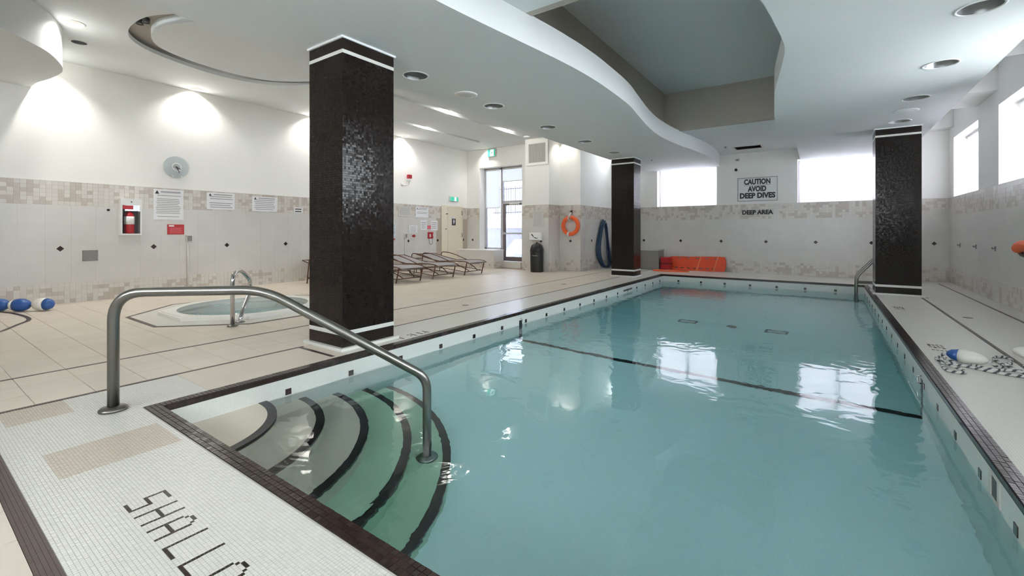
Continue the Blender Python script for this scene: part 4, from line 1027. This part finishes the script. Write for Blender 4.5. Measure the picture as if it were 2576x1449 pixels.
MB().tube(catmull([(FX + .06, 10.60, 1.02), (FX + .06, 10.60, .90), (FX + .06, 10.67, .815), (FX + .06, 10.74, .88), (FX + .06, 10.76, .98), (FX + .09, 10.72, 1.04)], 6), .006, 6).build('cord', M_DGREY, tl)
vv = thing('red_valve', 'small red valve on the left wall below the white paper', 'valve', (FX, 9.94, 1.1))
MB().lathe([(.03, 0), (.03, .05), (.045, .06), (.045, .085), (0, .09)], 14, c=(FX, 9.92, 1.115), axis='x').build('body', M_REDP, vv)
MB().lathe([(.02, 0), (.02, .04), (0, .045)], 10, c=(FX, 10.02, 1.115), axis='x').build('stem', M_LGREY, vv)
em = thing('emergency_button', 'small red button below the pale paper notice', 'button', (FX, 9.13, 1.0))
MB().cbox(FX, FX + .03, 9.06, 9.20, .975, 1.06, .005).build('box', M_LGREY, em)
MB().lathe([(.025, .03), (.028, .05), (0, .055)], 12, c=(FX, 9.13, 1.02), axis='x').build('knob', M_REDP, em)
# running-man exit signs and washroom sign
def running_man(mb, org, s, d):
    """simple figure leaving through a door, drawn as flat pieces; d maps (across, up) to room space"""
    def poly(pts): mb.add([d(org[0] + a * s, org[1] + b * s) for a, b in pts], [tuple(range(len(pts)))])
    poly([(.10 * math.cos(k * PI / 5) + .08, .78 + .10 * math.sin(k * PI / 5)) for k in range(10)])
    poly([(-.12, .64), (.12, .66), (.06, .30), (-.12, .30)])
    poly([(.10, .62), (.32, .46), (.28, .40), (.06, .54)]); poly([(-.12, .62), (-.32, .52), (-.30, .44), (-.10, .52)])
    poly([(.06, .32), (.24, .16), (.22, -.06), (.14, -.06), (.14, .12), (-.04, .28)]); poly([(-.12, .32), (-.16, .10), (-.36, -.02), (-.34, .06), (-.22, .14), (-.2, .32)])
e1 = thing('exit_sign', 'green running man exit sign above the cream door', 'exit sign', (XL, 11.85, 2.335))
MB().cbox(XL, XL + .05, 11.62, 12.08, 2.335, 2.50, .006).build('housing', M_LGREY, e1)
MB().box(XL + .05, XL + .053, 11.64, 12.06, 2.345, 2.49).build('green_face', M_GREEN, e1)
MB().box(XL + .0532, XL + .0542, 11.86, 11.95, 2.35, 2.485).build('white_doorway', M_EXITW, e1)
b = MB(); running_man(b, (11.905, 2.36), .11, lambda a, z: (XL + .0548, a, z)); b.build('running_figure', M_GREEN, e1)
e2 = thing('exit_sign', 'green running man exit sign by the ceiling near the glazed door', 'exit sign', (-9.70, 12.52, 3.92))
MB().cbox(-9.89, -9.53, 12.54, 12.60, 3.92, 4.19, .006).build('housing', M_LGREY, e2)
MB().box(-9.88, -9.54, 12.536, 12.54, 3.93, 4.18).build('green_face', M_GREEN, e2)
MB().box(-9.76, -9.61, 12.534, 12.536, 3.945, 4.165).build('white_doorway', M_EXITW, e2)
b = MB(); running_man(b, (-9.685, 3.97), .18, lambda a, z: (a, 12.533, z)); b.build('running_figure', M_GREEN, e2)
ws = thing('washroom_sign', 'dark washroom sign with a white figure on the cream door', 'sign', (XL + .018, 11.86, 1.48))
MB().cbox(XL + .018, XL + .026, 11.76, 11.95, 1.48, 1.72, .002).build('board', M_PURPLE, ws)
b = MB(); d_ = lambda a, z: (XL + .0268, a, z)
b.add([d_(11.855 + .02 * math.cos(k * PI / 5), 1.685 + .02 * math.sin(k * PI / 5)) for k in range(10)], [tuple(range(10))])
b.add([d_(*p) for p in [(11.815, 1.66), (11.895, 1.66), (11.895, 1.595), (11.88, 1.595), (11.875, 1.53), (11.835, 1.53), (11.83, 1.595), (11.815, 1.595)]], [tuple(range(8))])
b.build('white_figure', M_WHITE, ws)
wp_ = thing('door_paper', 'small white paper taped above the washroom sign', 'notice', (XL + .018, 11.78, 1.73))
MB().box(XL + .018, XL + .0195, 11.65, 11.90, 1.73, 1.79).build('sheet', M_PAPER, wp_)
MB().box(XL + .0196, XL + .0199, 11.68, 11.87, 1.752, 1.768).build('printed_lines', M_INK, wp_)

# ---- pier: air grille, notice, dryer box, bin
PF = 12.041
gr = thing('air_grille', 'large square air return grille high on the pier', 'vent', (-7.44, 12.05, 3.37))
MB().prism(rect(-7.87, -7.07, 3.37, 4.12), [rect(-7.78, -7.15, 3.45, 4.05)[::-1]], 12.0, 12.05, 'y').build('frame', M_PAINT, gr)
MB().box(-7.78, -7.15, 12.03, 12.045, 3.45, 4.05).build('backing', M_GREY, gr)
for k in range(24):
    x = -7.775 + k * .0262; MB().box(x, x + .016, 12.012, 12.03, 3.45, 4.05).build('slat', M_LGREY, gr)
def notice_y(x0, x1, z0, z1, label, lines, y=PF, m=M_LGREY):
    r = thing('notice', label, 'notice', ((x0 + x1) / 2, y, z0)); h = z1 - z0; rn = random.Random(12)
    MB().cbox(x0, x1, y - .012, y, z0, z1, .003).build('board', m, r); t = MB()
    for k in range(lines):
        zc = z1 - h * .08 - (k + .5) * h * .84 / lines; t.box(x0 + .03, x1 - .03 - rn.random() * .05, y - .0135, y - .0123, zc - h * .012, zc + h * .012)
    t.build('printed_lines', M_INK, r)
notice_y(-7.64, -7.25, 1.37, 1.94, 'pale framed rules notice on the pier above the white dispenser', 14)
hd = thing('towel_dispenser', 'white wall dispenser box above the black bin', 'dispenser', (-7.495, PF, .975))
MB().cbox(-7.705, -7.285, 11.90, PF, .975, 1.225, .02).build('case', M_WHITE, hd)
b = MB(); b.prism([(-7.62, 1.165), (-7.585, 1.18), (-7.56, 1.15), (-7.52, 1.10), (-7.545, 1.085), (-7.59, 1.13)], [], 11.897, 11.9, 'y')
b.prism([(-7.52, 1.085), (-7.42, 1.06), (-7.37, 1.065), (-7.37, 1.05), (-7.45, 1.035), (-7.52, 1.065)], [], 11.897, 11.9, 'y'); b.build('printed_emblem', M_INKD, hd)
bn = thing('litter_bin', 'tall black domed litter bin standing against the pier', 'bin', (-7.345, 11.80, 0))
MB().lathe([(0, 0), (.195, 0), (.20, .02), (.208, .62), (.208, .64)], 32, c=(-7.345, 11.80, 0)).build('body', M_BLACK, bn)
dm = MB().lathe([(.213, .63), (.213, .67), (.205, .73), (.175, .81), (.12, .87), (.05, .895), (0, .90)], 32, c=(-7.345, 11.80, 0)).build('dome_lid', M_BLACK, bn)
MB().lathe([(.03, .89), (.03, .91), (.012, .93), (0, .93)], 12, c=(-7.345, 11.80, 0)).build('knob', M_BLACK, dm)
b = MB(); a0 = -1.75
for k in range(5): b.add([(-7.345 + .2095 * math.cos(a0 + k * .16), 11.80 + .2095 * math.sin(a0 + k * .16), .50), (-7.345 + .2095 * math.cos(a0 + (k + 1) * .16), 11.80 + .2095 * math.sin(a0 + (k + 1) * .16), .50), (-7.345 + .2095 * math.cos(a0 + (k + 1) * .16), 11.80 + .2095 * math.sin(a0 + (k + 1) * .16), .525), (-7.345 + .2095 * math.cos(a0 + k * .16), 11.80 + .2095 * math.sin(a0 + k * .16), .525)], [(0, 1, 2, 3)])
b.build('label_strip', M_GREY, bn)

# ---- life ring
RY_ = 12.732
lr = thing('life_ring', 'orange life ring hanging on the ring wall by a white strap', 'life ring', (-6.62, RY_ - .06, 1.44))
cx, cz = -6.62, 1.44
MB().tube([(cx + .262 * math.cos(2 * PI * k / 48), RY_ - .075, cz + .262 * math.sin(2 * PI * k / 48)) for k in range(48)], .064, 16, closed=True).build('ring', M_ORANGE, lr)
for a in (math.radians(255),):
    MB().tube([(cx + .262 * math.cos(a + k * .06), RY_ - .075, cz + .262 * math.sin(a + k * .06)) for k in range(-2, 3)], .0665, 14).build('white_patch', M_WHITE, lr)
MB().tube(catmull([(cx - .005, RY_ - .02, 1.87), (cx - .02, RY_ - .145, 1.74), (cx - .03, RY_ - .142, 1.64), (cx - .01, RY_ - .13, 1.60)], 5), .02, 8).build('strap', M_ROPE, lr)
MB().tube(catmull([(cx + .01, RY_ - .02, 1.87), (cx + .02, RY_ - .145, 1.75), (cx + .035, RY_ - .145, 1.62), (cx - .05, RY_ - .10, 1.56), (cx - .08, RY_ - .145, 1.63), (cx - .03, RY_ - .145, 1.73)], 6), .008, 6).build('rope', M_ROPE, lr)
hk = thing('ring_hook', 'dark wall hook holding the orange life ring', 'hook', (cx, RY_, 1.86))
MB().cbox(cx - .035, cx + .035, RY_ - .012, RY_, 1.84, 1.93, .003).tube(fillet([(cx, RY_ - .01, 1.90), (cx, RY_ - .07, 1.86), (cx, RY_ - .08, 1.91)], .03, 4), .009, 8).build('bracket', M_BLACK, hk)
# ---- hose
HX = -6.30 + .05
ho = thing('vacuum_hose', 'coiled navy blue pool hose hanging on the side wall behind the far column', 'hose', (HX, 14.28, 0))
for k in range(4):
    o_ = k * .028; w_ = .03 * k
    lp = [(HX + .03 + o_, 14.28, 1.66 - .03 * k), (HX + .02 + o_, 14.05 + w_ * .4, 1.35), (HX + o_, 13.86 + w_, .85), (HX + .01 + o_, 13.84 + w_ * 1.3, .45), (HX + .05 + o_, 14.08 + w_ * .7, .12), (HX + .08 + o_, 14.40, .045), (HX + .05 + o_, 14.72 - w_ * .4, .12), (HX + .02 + o_, 14.80 - w_, .5), (HX + o_, 14.66 - w_ * .7, .95), (HX + .02 + o_, 14.47 - w_ * .4, 1.40)]
    MB().tube(catmull(lp, 8, True), .026, 10, closed=True).build('hose_coil', M_NAVY, ho)
MB().tube(catmull([(HX + .05, 14.36, 1.6), (HX + .06, 14.48, 1.1), (HX + .07, 14.50, .7), (HX + .1, 14.58, .2), (HX + .12, 14.62, .03)], 6), .022, 10).build('hose_end', M_NAVY, ho)
hk = thing('hose_hook', 'small hook behind the blue hose on the side wall', 'hook', (-6.302, 14.28, 1.58))
MB().tube(fillet([(-6.30, 14.28, 1.58), (-6.13, 14.28, 1.58), (-6.13, 14.28, 1.64)], .03, 4), .014, 8).build('peg', M_DGREY, hk)

# ---- back wall
YW = YB - .009
bx_ = thing('storage_bench', 'low grey tiled bench box behind the far left column', 'bench', (-5.2, 14.9, 0))
MB().cbox(-6.0, -4.43, 14.6, YW - .001, .002, .63, .006).build('body', mat('grey_bench_tile', (140, 138, 132), .45), bx_)
MB().cbox(-6.02, -4.41, 14.58, YW - .001, .63, .66, .005).build('seat_slab', M_LGREY, bx_)
rb_ = thing('head_immobiliser', 'dark red padded block beside the orange spine board', 'rescue gear', (-4.25, 14.78, 0))
MB().cbox(-4.40, -4.09, 14.66, 14.90, .003, .43, .03).build('block', M_REDP, rb_)
MB().box(-4.405, -4.085, 14.654, 14.905, .20, .24).build('strap', mat('dark_maroon', (96, 18, 28), .6), rb_)
sp_ = thing('spine_board', 'long orange spine board propped on its edge against the back wall', 'rescue board', (-3.35, 15.05, 0))
def sbp(u, v): return u, v
out = catmull([(-4.24, .02, 0), (-4.26, .22, 0), (-4.22, .42, 0), (-3.6, .44, 0), (-2.65, .46, 0), (-2.53, .40, 0), (-2.50, .22, 0), (-2.53, .05, 0), (-2.65, .005, 0), (-3.6, .0, 0)], 5, True)
hl = []
for k in range(7): hl.append([(-3.98 + k * .19 + .055 * math.cos(a * PI / 4), .075 + .02 * math.sin(a * PI / 4)) for a in range(8)][::-1])
for k in range(5): hl.append([(-3.9 + k * .28 + .055 * math.cos(a * PI / 4), .395 + .018 * math.sin(a * PI / 4)) for a in range(8)][::-1])
b = MB().prism([p[:2] for p in out], hl, -.05, 0, 'y')
b.v = [(x, YW - .035 + y - .11 * (1 - z / .46), z + .004) for x, y, z in b.v]
b.build('board', M_ORANGED, sp_)
for x in (-3.35, -2.85):
    b = MB().box(x - .02, x + .02, -.056, -.05, .0, .455); b.v = [(a + .12 * (z / .46), YW - .035 + y - .11 * (1 - z / .46), z + .004) for a, y, z in b.v]; b.build('strap', mat('orange_strap', (240, 130, 84), .6), sp_)
pf = thing('rescue_float', 'flat orange foam board lying on the deck before the dark red block', 'rescue gear', (-4.2, 14.35, 0))
MB().prism([p[:2] for p in catmull([(-4.48, 14.2, 0), (-4.45, 14.5, 0), (-3.95, 14.56, 0), (-3.5, 14.5, 0), (-3.48, 14.3, 0), (-3.95, 14.16, 0)], 4, True)], [], .002, .035, 'z').build('board', M_ORANGE, pf)
MB().box(-4.1, -4.06, 14.16, 14.56, .035, .038).build('strap', M_WHITE, pf)
cs = thing('caution_sign', 'large framed sign reading CAUTION AVOID DEEP DIVES on the back wall', 'sign', (-1.67, YB, 2.16))
MB().cbox(-2.20, -1.13, YB - .02, YB, 2.17, 2.89, .004).build('board', mat('pale_sign_face', (232, 235, 233), .5), cs)
MB().prism(rect(-2.20, -1.13, 2.17, 2.89), [rect(-2.175, -1.155, 2.195, 2.865)[::-1]], YB - .024, YB - .019, 'y').build('border', M_INK, cs)
def ser(s, x, z, size, m, par, y, width, bold):
    o = text_mesh('lettering', s, size, m, (x, y, z), (PI / 2, 0, 0), par, bold=bold, depth=.002)
    xs = [v.co.x for v in o.data.vertices]; o.scale = (width / (max(xs) - min(xs)), 1, 1)
ser('CAUTION', -1.665, 2.75, .215, M_INKD, cs, YB - .023, .70, .010); ser('AVOID', -1.665, 2.535, .215, M_INKD, cs, YB - .023, .49, .010); ser('DEEP DIVES', -1.665, 2.335, .215, M_INKD, cs, YB - .023, .94, .010)
MB().box(-2.02, -1.31, YB - .0225, YB - .0195, 2.645, 2.652).build('underline', M_INKD, cs)
da = thing('deep_area_sign', 'pale plaque reading DEEP AREA under the caution sign', 'sign', (-1.665, YW, 1.74))
MB().box(-2.10, -1.23, YW - .006, YW, 1.74, 1.92).build('plaque', M_LGREY, da)
ser('DEEP AREA', -1.665, 1.83, .175, M_INKD, da, YW - .008, .82, .008)
cm_ = thing('security_camera', 'small dark dome camera on the back wall above the caution sign', 'camera', (-2.235, YB, 3.14))
MB().lathe([(.055, 0), (.055, -.02), (.045, -.03)], 16, c=(-2.235, YB, 3.16), axis='y').build('base', M_WHITE, cm_)
MB().lathe([(.042, -.03), (.038, -.055), (.02, -.07), (0, -.074)], 16, c=(-2.235, YB, 3.15), axis='y').build('dome', M_BLACK, cm_)
dt = thing('motion_sensor', 'small pale sensor box at the top of the back wall', 'sensor', (-2.2, YB, 3.45))
MB().cbox(-2.26, -2.14, YB - .05, YB, 3.42, 3.49, .006).build('box', M_LGREY, dt); MB().box(-2.23, -2.17, YB - .053, YB - .05, 3.435, 3.465).build('lens', M_DGREY, dt)

# ---- right wall hooks and rescue tube
for k, (y, lab) in enumerate([(14.1, 'small grey wall hook nearest the far right corner'), (12.8, 'small grey wall hook, middle of three on the right wall'), (11.55, 'small grey wall hook nearest the orange rescue tube')]):
    h_ = thing('wall_hook', lab, 'hook', (XR, y, .93), 0, 'hooks on the right wall')
    MB().cbox(XR - .018, XR - .008, y - .025, y + .025, .90, .99, .002).tube(fillet([(XR - .012, y, .97), (XR - .05, y, .93), (XR - .055, y, .97)], .02, 3), .008, 6).build('bracket', M_GREY, h_)
rt = thing('rescue_tube', 'orange rescue tube hanging on the right wall at the frame edge', 'rescue gear', (XR - .12, 9.55, .7))
MB().tube(catmull([(XR - .13, 9.87, 1.00), (XR - .14, 9.72, 1.04), (XR - .14, 9.45, 1.05), (XR - .13, 9.15, 1.02), (XR - .12, 8.95, .98)], 5), .08, 14).build('foam_tube', M_ORANGE, rt)
MB().tube(catmull([(XR - .13, 9.86, .96), (XR - .10, 9.80, .90), (XR - .06, 9.65, .92), (XR - .03, 9.55, 1.1)], 5), .03, 10).build('strap', M_DGREY, rt)

# ---- lane rope floats
def lane_float(x, y, z, ang, label, ln=.135, r=.062, tilt=0.0, blue_first=True, group='lane rope floats'):
    t = thing('lane_float', label, 'float', (x, y, z), ang, group)
    prof = [(.012, -1), (.35, -.97), (.72, -.75), (.95, -.35), (1.0, 0), (.95, .35), (.72, .72), (.42, .93), (.2, 1.0), (.012, 1.03)]
    def half(a, b, m, n):
        MB().lathe([(p[0] * r, p[1] * ln) for p in prof[a:b]], 20, axis='x').build(n, m, t, raw=True)
    half(0, 4, M_BLUE if blue_first else M_FLOATW, 'blue_end' if blue_first else 'white_end'); half(3, 10, M_FLOATW if blue_first else M_BLUE, 'white_end' if blue_first else 'blue_end')
    return t
lane_float(1.10, 5.93, .064, -.5, 'blue and white lane float on the right deck nearest the pool edge', .145, .064)
lane_float(1.66, 6.44, .064, 2.55, 'blue and white lane float at the right edge of the view', .145, .064)
lane_float(-10.60, 1.09, .102, .55, 'blue and white float at the left frame edge below the left wall', .15, .10, blue_first=False, group='floats by the left wall')
lane_float(-10.33, 1.275, .102, .75, 'mostly blue float, middle of the three at the foot of the left wall', .145, .10, blue_first=False, group='floats by the left wall')
lane_float(-10.13, 1.50, .102, .70 + PI, 'mostly white float, nearest the hot tub of the three by the left wall', .15, .10, group='floats by the left wall')
def braided(pts, r, name, par):
    m = MB(); m.tube(pts, r, 8, M_ROPE, matfun=lambda i, j: M_ROPED if (i + j) % 8 in (0, 1, 2) else M_ROPE); return m.build(name, None, par)
def rope_thing(label, ctl, seed):
    t = thing('lane_rope', label, 'rope', ctl[0][:2] + (0,))
    pts = catmull(ctl, 10); braided(pts, .013, 'rope', t); return t
rope_thing('white and grey braided lane rope heaped on the right deck by the floats',
  [(.962, 6.007, .06), (.925, 6.03, .016), (.89, 5.94, .010), (.93, 5.80, .014), (1.0, 5.84, .016), (.955, 5.90, .03), (.92, 5.86, .03), (.90, 5.70, .014), (.885, 5.58, .014), (.90, 5.49, .014), (.955, 5.455, .014), (1.01, 5.50, .014), (1.0, 5.58, .016), (.95, 5.62, .03), (.93, 5.71, .03), (1.0, 5.76, .014), (1.08, 5.75, .014), (1.14, 5.70, .014), (1.2, 5.66, .014), (1.28, 5.63, .014), (1.36, 5.62, .014), (1.43, 5.62, .014), (1.5, 5.66, .014), (1.55, 5.72, .014)], 1)
rope_thing('second braided rope looping between the two right deck floats',
  [(1.24, 5.85, .06), (1.285, 5.88, .016), (1.34, 5.94, .010), (1.36, 6.06, .014), (1.34, 6.20, .014), (1.38, 6.34, .014), (1.45, 6.38, .014), (1.47, 6.27, .014), (1.43, 6.15, .014), (1.41, 6.03, .03), (1.36, 5.93, .035), (1.40, 5.85, .014), (1.47, 5.82, .014), (1.53, 5.90, .014), (1.50, 6.02, .014), (1.53, 6.12, .014), (1.60, 6.12, .014), (1.66, 6.02, .014), (1.62, 5.9, .014), (1.64, 5.8, .014)], 2)
rope_thing('third braided rope end trailing under the floats', [(1.10, 5.81, .014), (1.15, 5.815, .014), (1.19, 5.77, .014), (1.25, 5.74, .014), (1.31, 5.78, .014), (1.38, 5.74, .03), (1.44, 5.72, .014), (1.50, 5.76, .014)], 3)
